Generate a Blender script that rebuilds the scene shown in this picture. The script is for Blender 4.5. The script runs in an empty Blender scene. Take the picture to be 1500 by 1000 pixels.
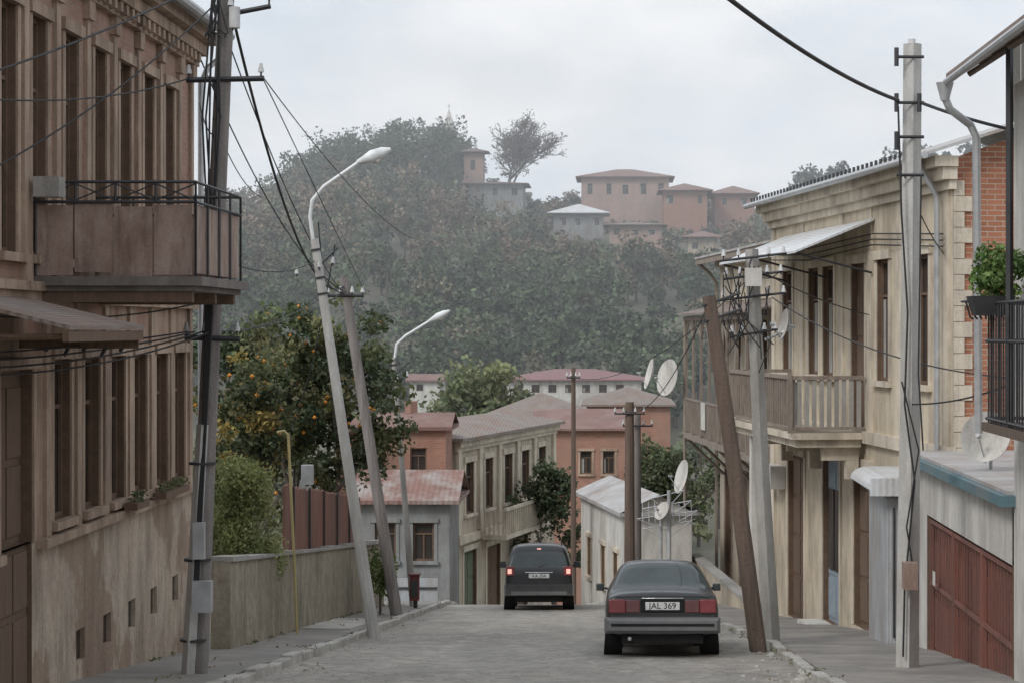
import bpy, math, random
import numpy as np
from mathutils import Vector, Matrix
random.seed(3); rng=np.random.default_rng(5)
sc=bpy.context.scene
# ------------------------------------------------------------------ materials
def _nodes(name):
    m=bpy.data.materials.new(name); m.use_nodes=True
    nt=m.node_tree; b=nt.nodes['Principled BSDF']; return m,nt,b
def N(nt,t,**k):
    n=nt.nodes.new(t)
    for a,v in k.items(): setattr(n,a,v)
    return n
def mix(nt,f,a,b,mode='MIX'):
    n=nt.nodes.new('ShaderNodeMix'); n.data_type='RGBA'; n.blend_type=mode
    for s,v in ((0,f),(6,a),(7,b)):
        if hasattr(v,'links'): nt.links.new(v,n.inputs[s])
        elif s==0: n.inputs[0].default_value=v
        else: n.inputs[s].default_value=(*v,1)
    return n.outputs[2]
def noise(nt,vec,scale,detail=6,rough=.6,st=None):
    if st:
        mp=N(nt,'ShaderNodeMapping'); mp.inputs['Scale'].default_value=st; nt.links.new(vec,mp.inputs[0]); vec=mp.outputs[0]
    n=N(nt,'ShaderNodeTexNoise'); n.inputs['Scale'].default_value=scale; n.inputs['Detail'].default_value=detail
    n.inputs['Roughness'].default_value=rough; nt.links.new(vec,n.inputs['Vector']); return n.outputs[0]
def ramp(nt,f,a,b,lo=0,hi=1):
    n=N(nt,'ShaderNodeMapRange'); n.inputs[1].default_value=a; n.inputs[2].default_value=b
    n.inputs[3].default_value=lo; n.inputs[4].default_value=hi; nt.links.new(f,n.inputs[0]); return n.outputs[0]
def uvec(nt,pos,u):
    d=N(nt,'ShaderNodeVectorMath',operation='DOT_PRODUCT'); d.inputs[1].default_value=(u[0],u[1],0); nt.links.new(pos,d.inputs[0])
    s=N(nt,'ShaderNodeSeparateXYZ'); nt.links.new(pos,s.inputs[0])
    c=N(nt,'ShaderNodeCombineXYZ'); nt.links.new(d.outputs['Value'],c.inputs[0]); nt.links.new(s.outputs[2],c.inputs[1]); return c.outputs[0]
def mk(name,c1,c2,rough=.85,ns=1.5,st=(1,1,1),c3=None,c3amt=.75,bump=.25,bs=25,metal=0,brick=None,bsz=(.25,.075),corr=None,cf=6,mortar=(.3,.27,.23),streak=0,patch=None):
    m,nt,b=_nodes(name); tc=N(nt,'ShaderNodeTexCoord'); P=tc.outputs['Object']
    n1=noise(nt,P,ns,8,.65,st); hb=noise(nt,P,bs,5,.6)
    if brick:
        v=uvec(nt,P,brick); br=N(nt,'ShaderNodeTexBrick'); nt.links.new(v,br.inputs['Vector'])
        br.inputs['Color1'].default_value=(*c1,1); br.inputs['Color2'].default_value=(*c2,1); br.inputs['Mortar'].default_value=(*mortar,1)
        br.inputs['Scale'].default_value=1; br.inputs['Brick Width'].default_value=bsz[0]; br.inputs['Row Height'].default_value=bsz[1]
        br.inputs['Mortar Size'].default_value=.009; br.inputs['Mortar Smooth'].default_value=.3
        col=mix(nt,ramp(nt,n1,.4,.7,0,.5),br.outputs['Color'],tuple(x*.55 for x in c1))
    else:
        col=mix(nt,ramp(nt,n1,.32,.68),c1,c2)
    if patch:
        n4=noise(nt,P,.7,10,.62,(1,1,.8)); col=mix(nt,ramp(nt,n4,.51,.54,0,.85),col,patch)
    if c3:
        n3=noise(nt,P,.9,9,.7,(1,1,.5)); col=mix(nt,ramp(nt,n3,.45,.63,0,c3amt),col,c3)
    if streak:
        n5=noise(nt,P,2.6,7,.75,(1,1,.16)); col=mix(nt,ramp(nt,n5,.46,.7,0,streak),col,tuple(x*.42 for x in (c3 or c2)))
    fine=noise(nt,P,bs*1.5,3,.7); col=mix(nt,.35,col,mix(nt,ramp(nt,fine,.3,.7),(.35,.35,.35),(.65,.65,.65)),'OVERLAY')
    nt.links.new(col,b.inputs['Base Color']); b.inputs['Roughness'].default_value=rough; b.inputs['Metallic'].default_value=metal
    h=hb
    if corr:
        v=uvec(nt,P,corr); w=N(nt,'ShaderNodeTexWave'); w.inputs['Scale'].default_value=cf; nt.links.new(v,w.inputs['Vector'])
        a=N(nt,'ShaderNodeMath',operation='ADD'); nt.links.new(w.outputs[1],a.inputs[0]); nt.links.new(hb,a.inputs[1]); h=a.outputs[0]
    if brick:
        a=N(nt,'ShaderNodeMath',operation='SUBTRACT'); nt.links.new(hb,a.inputs[0]); nt.links.new(br.outputs['Fac'],a.inputs[1]); h=a.outputs[0]
    bp=N(nt,'ShaderNodeBump'); bp.inputs['Strength'].default_value=bump; bp.inputs['Distance'].default_value=.03
    nt.links.new(h,bp.inputs['Height']); nt.links.new(bp.outputs[0],b.inputs['Normal'])
    return m
def flat(name,c,rough=.5,metal=0,emit=None,es=0,coat=0,spec=.5):
    m,nt,b=_nodes(name); tc=N(nt,'ShaderNodeTexCoord'); n1=noise(nt,tc.outputs['Object'],4,6)
    nt.links.new(mix(nt,ramp(nt,n1,.3,.7),tuple(x*.8 for x in c),tuple(min(1,x*1.15) for x in c)),b.inputs['Base Color'])
    nt.links.new(ramp(nt,n1,.3,.7,rough*.8,min(1,rough*1.25)),b.inputs['Roughness']); b.inputs['Metallic'].default_value=metal
    b.inputs['Coat Weight'].default_value=coat; b.inputs['Specular IOR Level'].default_value=spec
    if emit: b.inputs['Emission Color'].default_value=(*emit,1); b.inputs['Emission Strength'].default_value=es
    return m
def leafmat(name,tr=.3):
    m,nt,b=_nodes(name); a=N(nt,'ShaderNodeAttribute',attribute_name='col')
    if not tr:
        df=N(nt,'ShaderNodeBsdfDiffuse'); nt.links.new(a.outputs['Color'],df.inputs[0]); nt.links.new(df.outputs[0],nt.nodes['Material Output'].inputs[0]); return m
    nt.links.new(a.outputs['Color'],b.inputs['Base Color']); b.inputs['Roughness'].default_value=.65
    t=N(nt,'ShaderNodeBsdfTranslucent'); nt.links.new(a.outputs['Color'],t.inputs[0])
    ms=N(nt,'ShaderNodeMixShader'); ms.inputs[0].default_value=tr
    nt.links.new(b.outputs[0],ms.inputs[1]); nt.links.new(t.outputs[0],ms.inputs[2])
    nt.links.new(ms.outputs[0],nt.nodes['Material Output'].inputs[0]); return m
uS=(0,1); uR1=(.138,-.990); uR2=(.105,-.994)
MT=dict(
 tan=mk('tan_plaster',(.48,.35,.255),(.35,.235,.17),c3=(.21,.145,.11),ns=2.5,st=(1,1,.5),streak=.8,patch=(.35,.20,.15),bump=.5),
 tan2=mk('tan_stone_trim',(.52,.395,.295),(.39,.28,.21),c3=(.25,.18,.135),ns=3,st=(1,1,.3),streak=.8,bump=.4),
 brickL=mk('old_brick',(.44,.24,.175),(.34,.185,.14),brick=uS,c3=(.40,.29,.22),mortar=(.38,.3,.24),streak=.5,bump=.5),
 plinth=mk('plinth_plaster',(.58,.49,.39),(.46,.38,.30),c3=(.28,.215,.16),ns=1.3,bump=.6,bs=14,streak=.7,patch=(.35,.25,.185)),
 cream=mk('cream_plaster',(.68,.59,.455),(.57,.485,.365),c3=(.38,.315,.24),ns=2,st=(1,1,.5),streak=.6),
 creamtrim=mk('cream_trim',(.72,.64,.52),(.61,.54,.43),c3=(.39,.335,.27),ns=3,streak=.55),
 cream2=mk('faded_cream_plaster',(.59,.51,.40),(.47,.41,.32),c3=(.31,.255,.2),ns=2,st=(1,1,.4),streak=.6),
 brickR=mk('red_brick',(.46,.19,.11),(.33,.135,.08),brick=(.99,.138),bsz=(.26,.085),mortar=(.46,.38,.3)),
 brickF=mk('orange_brick',(.42,.20,.14),(.34,.165,.12),brick=(1,0),mortar=(.34,.26,.2),c3=(.32,.215,.165)),
 stone=mk('rubble_stone_wall',(.45,.395,.31),(.30,.26,.2),ns=5,c3=(.2,.18,.12),bump=.9,bs=7,streak=.6),
 conc=mk('concrete',(.46,.44,.41),(.35,.34,.32),c3=(.26,.245,.22),ns=6,st=(1,1,.3),streak=.4),
 slabd=mk('stained_balcony_concrete',(.24,.21,.19),(.17,.15,.135),c3=(.12,.1,.09),ns=5,streak=.4),
 pale=mk('pale_concrete_post',(.62,.61,.58),(.5,.49,.47),ns=6,st=(1,1,.2),c3=(.38,.36,.33),streak=.4),
 wood=mk('weathered_pole_wood',(.18,.13,.10),(.11,.08,.065),ns=10,st=(1,1,.08),bump=.6),
 woodg=mk('grey_pole_wood',(.29,.265,.25),(.17,.15,.14),ns=10,st=(1,1,.08),bump=.6),
 woodb=mk('old_balcony_wood',(.33,.28,.235),(.19,.155,.13),ns=8,st=(1,1,.3),bump=.4),
 rust=mk('rusty_sheet',(.36,.26,.215),(.46,.37,.32),ns=2,c3=(.19,.115,.085),rough=.8,st=(1,1,.4),streak=.9),
 iron=flat('dark_iron',(.07,.07,.075),.6,.4),
 steel=flat('galvanised_steel',(.5,.51,.52),.5,.4),
 lampm=flat('lamp_enamel',(.7,.72,.72),.4),
 dgl=flat('window_glass',(.05,.042,.038),.2,spec=.35),
 frameb=mk('brown_window_frame',(.19,.12,.08),(.12,.08,.055),ns=6),
 framew=flat('white_window_frame',(.6,.58,.53),.6),
 doorb=mk('brown_door',(.19,.125,.085),(.12,.08,.055),ns=5,st=(4,4,.3)),
 doorblue=mk('blue_grey_door',(.30,.35,.40),(.22,.27,.31),ns=5),
 gate=mk('red_brown_gate_paint',(.28,.115,.085),(.21,.09,.07),ns=3,st=(1,1,.3),rough=.55,c3=(.15,.085,.07),streak=.5),
 roofm=mk('grey_metal_roof',(.52,.52,.52),(.40,.39,.38),rough=.6,ns=2,c3=(.31,.24,.2),corr=uS,cf=2.5,bump=.5),
 roofx=mk('grey_brown_tile_roof',(.29,.25,.225),(.21,.18,.16),ns=2,c3=(.25,.16,.12),corr=(1,0),cf=3,bump=.6),
 roofred=mk('rusting_sheet_roof',(.29,.17,.14),(.22,.125,.105),ns=1.6,c3=(.40,.38,.36),c3amt=.8,corr=(1,0),cf=2,bump=.6),
 roofpur=mk('purple_red_roof',(.28,.15,.15),(.23,.13,.13),ns=2,corr=(1,0),cf=2,bump=.4),
 roofdk=mk('dark_roof',(.20,.14,.13),(.15,.115,.11),ns=2),
 rooftn=mk('faded_red_roof',(.25,.14,.115),(.19,.115,.10),ns=.8,c3=(.27,.2,.18)),
 whitew=mk('white_render',(.70,.68,.64),(.6,.58,.54),c3=(.42,.39,.35),streak=.5),
 wmetal=mk('white_sheet_metal',(.70,.72,.74),(.6,.62,.64),rough=.5,corr=(1,0),cf=3,c3=(.52,.49,.46),bump=.3),
 teal=mk('teal_sheet_metal',(.11,.22,.26),(.08,.17,.2),rough=.5,c3=(.2,.2,.2)),
 greym=mk('grey_shed_metal',(.48,.5,.52),(.4,.42,.44),rough=.5,corr=(1,0),cf=6,c3=(.33,.28,.24),streak=.4),
 yel=flat('yellow_gas_pipe',(.45,.37,.17),.6),
 red=flat('red_cabinet_paint',(.14,.035,.03),.5),
 cable=flat('cable_rubber',(.035,.035,.037),.7),
 ins=flat('insulator_porcelain',(.6,.6,.6),.3),
 bark=mk('bark',(.17,.14,.12),(.10,.085,.07),ns=8,st=(1,1,.2),bump=.7),
 pink=mk('pink_render',(.46,.32,.26),(.38,.27,.23),c3=(.31,.25,.22)),
 greyw=mk('grey_render',(.33,.345,.34),(.25,.26,.26),c3=(.2,.19,.175),streak=.5),
 leaf=leafmat('foliage'),
 leafd=leafmat('woodland_foliage',0),
 fruit=flat('persimmon_skin',(.7,.27,.04),.4),
 green=mk('green_door_paint',(.15,.18,.12),(.11,.135,.09)),
)
def roadmat():
    m,nt,b=_nodes('worn_cobbled_road'); P=N(nt,'ShaderNodeTexCoord').outputs['Object']
    a=noise(nt,P,.35,8,.7,(1,.35,1)); c=mix(nt,ramp(nt,a,.35,.65),(.33,.308,.275),(.47,.44,.395))
    s=noise(nt,P,45,3,.8); c=mix(nt,.65,c,mix(nt,ramp(nt,s,.3,.7),(.26,.26,.26),(.71,.71,.71)),'OVERLAY')
    p=noise(nt,P,.8,9,.72,(1,.5,1)); c=mix(nt,ramp(nt,p,.48,.62,0,.6),c,(.22,.203,.183))
    tr=noise(nt,P,1.3,3,.5,(1,.04,1)); c=mix(nt,ramp(nt,tr,.5,.7,0,.4),c,(.52,.48,.43))
    v=N(nt,'ShaderNodeTexVoronoi',feature='DISTANCE_TO_EDGE'); v.inputs['Scale'].default_value=4
    w=N(nt,'ShaderNodeVectorMath',operation='ADD'); nn=N(nt,'ShaderNodeTexNoise'); nn.inputs['Scale'].default_value=1.5; nt.links.new(P,nn.inputs[0])
    nt.links.new(P,w.inputs[0]); nt.links.new(nn.outputs[1],w.inputs[1]); nt.links.new(w.outputs[0],v.inputs['Vector'])
    vc=N(nt,'ShaderNodeTexVoronoi'); vc.inputs['Scale'].default_value=4; nt.links.new(w.outputs[0],vc.inputs['Vector'])
    bw=N(nt,'ShaderNodeRGBToBW'); nt.links.new(vc.outputs['Color'],bw.inputs[0])
    wear=noise(nt,P,.6,5,.6)
    c=mix(nt,.6,c,mix(nt,bw.outputs[0],(.3,.3,.3),(.68,.67,.65)),'OVERLAY')
    e=N(nt,'ShaderNodeMath',operation='MULTIPLY'); nt.links.new(ramp(nt,v.outputs[0],0,.1,.55,0),e.inputs[0]); nt.links.new(ramp(nt,wear,.4,.58,.3,1),e.inputs[1])
    c=mix(nt,e.outputs[0],c,(.15,.137,.122))
    nt.links.new(c,b.inputs['Base Color']); nt.links.new(ramp(nt,p,.48,.62,.8,.5),b.inputs['Roughness'])
    bp=N(nt,'ShaderNodeBump'); bp.inputs['Strength'].default_value=.7; bp.inputs['Distance'].default_value=.05
    h=noise(nt,P,9,8,.8); ad=N(nt,'ShaderNodeMath',operation='ADD'); nt.links.new(h,ad.inputs[0]); nt.links.new(ramp(nt,v.outputs[0],0,.15,0,.6),ad.inputs[1])
    nt.links.new(ad.outputs[0],bp.inputs['Height']); nt.links.new(bp.outputs[0],b.inputs['Normal']); return m
MT['road']=roadmat()
MT['walk']=mk('pavement_asphalt',(.27,.255,.235),(.18,.172,.162),ns=1.3,c3=(.34,.31,.275),bump=.6,bs=12)
MT['kerb']=mk('kerb_stone',(.54,.52,.48),(.4,.385,.355),ns=3,c3=(.27,.255,.225),bump=.5,bs=12)
MT['ground']=mk('earth_and_grass',(.13,.135,.09),(.18,.155,.12),ns=.2,c3=(.11,.12,.085),bs=3,bump=.6)
# ------------------------------------------------------------------ geometry helpers
COL=sc.collection
class Acc:
    def __init__(s): s.v=[]; s.f=[]
    def add(s,vs,fs):
        o=len(s.v); s.v+= [tuple(p) for p in vs]; s.f+=[tuple(i+o for i in f) for f in fs]
BF=[(3,2,1,0),(4,5,6,7),(1,5,4,0),(2,6,5,1),(3,7,6,2),(0,4,7,3)]
def hexa(a,pts): a.add(pts,BF)
def box(a,x0,x1,y0,y1,z0,z1): hexa(a,[(x0,y0,z0),(x1,y0,z0),(x1,y1,z0),(x0,y1,z0),(x0,y0,z1),(x1,y0,z1),(x1,y1,z1),(x0,y1,z1)])
def frame_of(d):
    d=Vector(d).normalized(); t=Vector((0,0,1)) if abs(d.z)<.9 else Vector((1,0,0))
    x=d.cross(t).normalized(); y=d.cross(x).normalized(); return x,y
def cyl(a,p0,p1,r0,r1=None,seg=12,cap=True):
    if r1 is None: r1=r0
    p0=Vector(p0);p1=Vector(p1); x,y=frame_of(p1-p0); vs=[];fs=[]
    for p,r in ((p0,r0),(p1,r1)):
        for i in range(seg):
            t=2*math.pi*i/seg; vs.append(p+x*math.cos(t)*r+y*math.sin(t)*r)
    for i in range(seg): j=(i+1)%seg; fs.append((i,j,seg+j,seg+i))
    if cap: fs+= [tuple(range(seg))[::-1],tuple(range(seg,2*seg))]
    a.add(vs,fs)
def tube(a,pts,r,seg=8):
    n=len(pts); pts=[Vector(p) for p in pts]; rs=r if isinstance(r,(list,tuple)) else [r]*n
    vs=[];fs=[]; d0=(pts[1]-pts[0]); x,_=frame_of(d0)
    for k,p in enumerate(pts):
        d=(pts[min(k+1,n-1)]-pts[max(k-1,0)]).normalized(); x=(x-d*x.dot(d)).normalized(); y=d.cross(x)
        for i in range(seg):
            t=2*math.pi*i/seg; vs.append(p+(x*math.cos(t)+y*math.sin(t))*rs[k])
    for k in range(n-1):
        for i in range(seg): j=(i+1)%seg; fs.append((k*seg+i,k*seg+j,(k+1)*seg+j,(k+1)*seg+i))
    fs+=[tuple(range(seg))[::-1],tuple(range((n-1)*seg,n*seg))]; a.add(vs,fs)
def rod(a,p0,p1,w): cyl(a,p0,p1,w*.7,w*.7,4)
class Thing:
    def __init__(s,name,loc=None,rot=None):
        s.e=bpy.data.objects.new(name,None); COL.objects.link(s.e); s.p={}
        if loc: s.e.location=loc
        if rot: s.e.rotation_euler=rot
    def __call__(s,part,mat):
        if (part,mat) not in s.p: s.p[(part,mat)]=Acc()
        return s.p[(part,mat)]
    def done(s,bevel=0):
        for (n,m),a in s.p.items():
            if not a.f: continue
            me=bpy.data.meshes.new(n); me.from_pydata(a.v,[],a.f); me.update()
            me.polygons.foreach_set('use_smooth',[True]*len(me.polygons)); me.set_sharp_from_angle(angle=math.radians(35))
            me.materials.append(MT[m]); o=bpy.data.objects.new(n,me); COL.objects.link(o); o.parent=s.e
            if bevel:
                md=o.modifiers.new('b','BEVEL'); md.width=bevel; md.segments=2; md.limit_method='ANGLE'
        return s.e
def single(name,acc,mat,smooth=True):
    me=bpy.data.meshes.new(name); me.from_pydata(acc.v,[],acc.f); me.update()
    if smooth:
        me.polygons.foreach_set('use_smooth',[True]*len(me.polygons)); me.set_sharp_from_angle(angle=math.radians(35))
    me.materials.append(MT[mat]); o=bpy.data.objects.new(name,me); COL.objects.link(o); return o
class Fr:
    def __init__(s,O,u):
        l=math.hypot(*u); s.O=O; s.u=(u[0]/l,u[1]/l); s.n=(s.u[1],-s.u[0])
    def P(s,a,z,o=0): return (s.O[0]+s.u[0]*a+s.n[0]*o, s.O[1]+s.u[1]*a+s.n[1]*o, z)
    def box(s,acc,a0,a1,z0,z1,o0,o1):
        P=s.P; hexa(acc,[P(a0,z0,o1),P(a1,z0,o1),P(a1,z0,o0),P(a0,z0,o0),P(a0,z1,o1),P(a1,z1,o1),P(a1,z1,o0),P(a0,z1,o0)])
def facade(T,F,a0,a1,z0,z1,wall,ops=(),depth=.12,trim='tan2',tw=.1,frame='frameb',sill=True,door='doorb',a_tag='walls',pr=.03):
    A=T(a_tag,wall); P=F.P
    ua=sorted({a0,a1,*[o[0] for o in ops],*[o[1] for o in ops]}); uz=sorted({z0,z1,*[o[2] for o in ops],*[o[3] for o in ops]})
    for i in range(len(ua)-1):
        for j in range(len(uz)-1):
            ca=(ua[i]+ua[i+1])/2; cz=(uz[j]+uz[j+1])/2
            if any(o[0]<ca<o[1] and o[2]<cz<o[3] for o in ops): continue
            A.add([P(ua[i],uz[j]),P(ua[i+1],uz[j]),P(ua[i+1],uz[j+1]),P(ua[i],uz[j+1])],[(0,1,2,3)])
    for o in ops:
        b0,b1,c0,c1=o[:4]; kind=o[4] if len(o)>4 else 'win'
        gm='dgl' if kind in('win','vent') else (door if kind=='door' else kind)
        J=T('jambs',frame if kind=='win' else ('frameb' if kind!='vent' else wall))
        for q in ([P(b0,c0),P(b0,c1),P(b0,c1,-depth),P(b0,c0,-depth)],[P(b1,c0),P(b1,c1),P(b1,c1,-depth),P(b1,c0,-depth)],
                  [P(b0,c1),P(b1,c1),P(b1,c1,-depth),P(b0,c1,-depth)],[P(b0,c0),P(b1,c0),P(b1,c0,-depth),P(b0,c0,-depth)]): J.add(q,[(0,1,2,3)])
        T('window_glass' if kind=='win' else 'door_leaf',gm).add([P(b0,c0,-depth),P(b1,c0,-depth),P(b1,c1,-depth),P(b0,c1,-depth)],[(0,1,2,3)])
        d0,d1=-depth+.004,-depth+.045
        if kind=='win':
            f=T('window_frames',frame); w=min(.06,(b1-b0)*.09)
            F.box(f,b0+.002,b0+w,c0+.002,c1-.002,d0,d1);F.box(f,b1-w,b1-.002,c0+.002,c1-.002,d0,d1)
            F.box(f,b0+w,b1-w,c0+.002,c0+w,d0,d1);F.box(f,b0+w,b1-w,c1-w,c1-.002,d0,d1)
            m=(b0+b1)/2; zt=c0+(c1-c0)*.7
            F.box(f,m-w*.4,m+w*.4,c0+w,zt-w*.4,d0,d1-.01); F.box(f,b0+w,b1-w,zt-w*.4,zt+w*.4,d0,d1-.008)
            if random.random()<.35:
                cu=T('curtains','conc'); F.box(cu,b0+w,b0+w+(b1-b0)*random.uniform(.12,.3),c0+w,zt-w,d0,d0+.012)
        elif kind!='vent':
            f=T('door_panels',gm); m=(b0+b1)/2
            for (x0,x1) in ((b0+.06,m-.03),(m+.03,b1-.06)):
                zz=c0+.1
                while zz<c1-.5: F.box(f,x0,x1,zz,min(zz+.75,c1-.08),d0,d1-.02); zz+=.85
        if trim and kind!='vent':
            t=T('window_surrounds',trim); e=.004
            F.box(t,b0-tw,b0-e,c0,c1,-.02,pr);F.box(t,b1+e,b1+tw,c0,c1,-.02,pr)
            F.box(t,b0-tw-.03,b1+tw+.03,c1+e,c1+tw*1.2,-.02,pr+.04)
            if sill and kind=='win': F.box(t,b0-tw-.03,b1+tw+.03,c0-.1,c0-e,-.02,.1)
def house(name,A,u,W,D,z0,z1,wall,roof,ops=(),roofh=1.5,over=.4,kind='hip',sops=(),trim='tan2',frame='frameb',door='doorb',cornice=None,tw=.1,fin=True,side=None):
    T=Thing(name); F=Fr(A,u); uu,n=F.u,F.n
    facade(T,F,0,W,z0,z1,wall,ops,trim=trim,frame=frame,door=door,tw=tw)
    F0=Fr((A[0]-n[0]*D,A[1]-n[1]*D),n); facade(T,F0,0,D,z0,z1,side or wall,sops,trim=trim,frame=frame,tw=tw,a_tag='side_wall')
    F1=Fr((A[0]+uu[0]*W,A[1]+uu[1]*W),(-n[0],-n[1])); facade(T,F1,0,D,z0,z1,side or wall,(),a_tag='end_wall')
    F2=Fr((A[0]+uu[0]*W-n[0]*D,A[1]+uu[1]*W-n[1]*D),(-uu[0],-uu[1])); facade(T,F2,0,W,z0,z1,wall,(),a_tag='rear_wall')
    if cornice:
        c=T('cornice',cornice); F.box(c,-.1,W+.1,z1-.35,z1-.2,-.02,.1); F.box(c,-.14,W+.14,z1-.2,z1-.003,-.02,.2)
    R=T('roof',roof); P=F.P; ov=over; zt=z1+.1
    e=[(-ov,ov),(W+ov,ov),(W+ov,-D-ov),(-ov,-D-ov)]
    hexa(R,[P(a,z1,o) for a,o in e]+[P(a,zt,o) for a,o in e])
    if kind=='hip':
        h=min(W,D)/2+ov
        r=[(h-ov,-D/2),(W-h+ov,-D/2)] if W>=D else [(W/2,-h+ov),(W/2,-D+h-ov)]
        vs=[P(a,zt+.003,o) for a,o in e]+[P(a,zt+roofh,o) for a,o in r]
        R.add(vs,[(0,1,5,4),(1,2,5),(2,3,4,5),(3,0,4)] if W>=D else [(0,1,4),(1,2,5,4),(2,3,5),(3,0,4,5)])
    elif kind=='gable':
        vs=[P(a,zt+.003,o) for a,o in e]+[P(-ov,zt+roofh,-D/2),P(W+ov,zt+roofh,-D/2)]
        R.add(vs,[(0,1,5,4),(2,3,4,5)]); T('gables',side or wall).add([P(-.01,zt,0),P(-.01,zt,-D),P(-.01,zt+roofh*.95,-D/2),P(W,zt,0),P(W,zt,-D),P(W,zt+roofh*.95,-D/2)],[(0,1,2),(3,4,5)])
    if fin: T.done()
    return T,F
# ------------------------------------------------------------------ terrain
def zr(Y): return np.interp(Y,[-60,0,56,100,125,150,175],[4.38,-1.8,-7.568,-14.6,-15,-11.5,-9])
RX=[-600,-140,-57,-47,-43,-34,-25,-21,-10,0,10,23,30,45,56,120,600]
RZ=[6,10,14.5,16,19.5,22.5,22.5,19,16.5,16,16,15.5,17,20,21,18,6]
def G(X,Y):
    X=np.asarray(X,float);Y=np.asarray(Y,float)
    base=zr(Y); t=np.clip((Y-160)/140,0,1); R=np.interp(X,RX,RZ)
    z=base+(R-base)*t**.85
    d=np.clip((Y-305)/500,0,1); return z*(1-d)-12*d
xs=np.array([-4000,-1500,-700,-400,-250,-180]+list(range(-130,131,5))+[180,250,400,700,1500,4000],float)
ys=np.array([-60,-20,0,56,100,125,150]+list(range(160,331,5))+[360,400,500,700,1000,2000,5000],float)
XX,YY=np.meshgrid(xs,ys); ZZ=G(XX,YY)
V=np.stack([XX,YY,ZZ],-1).reshape(-1,3); nx=len(xs)
g=Acc(); g.v=[tuple(p) for p in V]; g.f=[(j*nx+i,j*nx+i+1,(j+1)*nx+i+1,(j+1)*nx+i) for j in range(len(ys)-1) for i in range(nx-1)]
single('ground',g,'ground')
KR=[(-20,2.5),(10,2.5),(36,2.5),(46,1.6),(54,.2),(56,-.15),(60,-.9),(75,-2)]
def kx(Y): return float(np.interp(Y,[k[0] for k in KR],[k[1] for k in KR]))
a=Acc(); rows=[-20,0,10,36,46,54,56,60,75,100]
for Y in rows: a.v+=[(-4.6 if Y<60 else -6,Y,float(zr(Y))+.012),(kx(Y)+.05,Y,float(zr(Y))+.012)]
a.f=[(2*i,2*i+1,2*i+3,2*i+2) for i in range(len(rows)-1)]; single('road',a,'road')
def strip(name,rows,mat,h):
    a=Acc()
    for Y,x0,x1 in rows: z=float(zr(Y)); a.v+=[(x0,Y,z-.1),(x0,Y,z+h),(x1,Y,z+h),(x1,Y,z-.1)]
    for i in range(len(rows)-1):
        k=4*i
        for q in range(3): a.f.append((k+q,k+q+1,k+q+5,k+q+4))
    single(name,a,mat,False)
strip('pavement',[(-20,-7,-4.72),(0,-7,-4.72),(56,-7,-4.72),(64,-7,-5.2)],'walk',.125)
strip('pavement',[(Y,kx(Y)+.17,7.5) for Y in (-20,0,10,36,46,54,56,60)],'walk',.115)
for side in (0,1):
    a=Acc(); Y=8
    while Y<60:
        L=random.uniform(.8,1.1); x0=-4.71 if side==0 else kx(Y); x1=-4.71 if side==0 else kx(Y+L); h=.14+random.uniform(-.03,.025); j=random.uniform(-.025,.025)
        if not(side==1 and random.random()<.1):
            z0,z1=float(zr(Y)),float(zr(Y+L-.02))
            hexa(a,[(x0+j,Y,z0-.1),(x0+j+.175,Y,z0-.1),(x1+j+.175,Y+L-.02,z1-.1),(x1+j,Y+L-.02,z1-.1),(x0+j,Y,z0+h),(x0+j+.16,Y,z0+h),(x1+j+.16,Y+L-.02,z1+h),(x1+j,Y+L-.02,z1+h)])
        Y+=L
    o=single('kerb',a,'kerb',False); md=o.modifiers.new('b','BEVEL'); md.width=.02; md.segments=2
a=Acc(); z=lambda y:float(zr(y))
hexa(a,[(-5.85,38,z(38)),(-4.9,38,z(38)),(-4.9,43,z(43)),(-5.85,43,z(43)),(-5.85,38,z(38)+.15),(-4.9,38,z(38)+.14),(-4.9,43,z(43)+.14),(-5.85,43,z(43)+.15)]); single('driveway_apron',a,'kerb')
def rocks(name,items,mat):
    import bmesh
    me=bpy.data.meshes.new(name); bm=bmesh.new()
    for (x,y,r) in items:
        ret=bmesh.ops.create_icosphere(bm,subdivisions=2,radius=r)
        for v in ret['verts']:
            v.co*=1+random.uniform(-.18,.18); v.co.z*=.6; v.co+=Vector((x,y,z(y)+r*.3))
    bm.to_mesh(me); bm.free(); me.materials.append(MT[mat]); o=bpy.data.objects.new(name,me); COL.objects.link(o)
rocks('rubble_stones',[(2.5,26.3,.14),(2.55,27.1,.12),(2.3,25.5,.1),(3.3,30.6,.07),(2.4,31.2,.08),(-4.3,33,.05),(-4.4,29,.06)]+[(random.uniform(-4.5,-3.8),random.uniform(25,50),random.uniform(.015,.04)) for _ in range(30)]+[(random.uniform(1.6,2.4),random.uniform(25,40),random.uniform(.015,.045)) for _ in range(30)],'kerb')
# ------------------------------------------------------------------ left brick house
T=Thing('brick_house'); F=Fr((-6.4,12),(0,1))
Y=lambda y:y-12
lw=[(Y(c-.37),Y(c+.37),-2.2,-.36) for c in (14,15.6,17.2,18.8,20.4,23.7,25.05,26.35,27.6,28.9,30.1)]
facade(T,F,0,19,-.02+0.45,4.3,'brickL',[(Y(c-.29),Y(c+.29),.8,3.45) for c in (14.5,16,17.5,19,20.4,21.6,22.75,24.1,25.45,26.75,28.1,29.4)],tw=.12,depth=.13,pr=.025)
facade(T,F,0,19,-2.35,.43,'tan',lw+[(Y(21.3),Y(22.5),-2.35,-.45,'door')],tw=.11,depth=.13,pr=.025)
facade(T,F,0,19,-7.5,-2.35,'plinth',[(Y(c-.2),Y(c+.2),-3.98,-3.6,'vent') for c in (24.55,25.84,27.16,28.45,29.85)]+[(Y(21.3),Y(22.5),-4.0,-2.35,'door')],trim=None,depth=.06)
t=T('ledges_and_pilasters','tan2')
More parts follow.
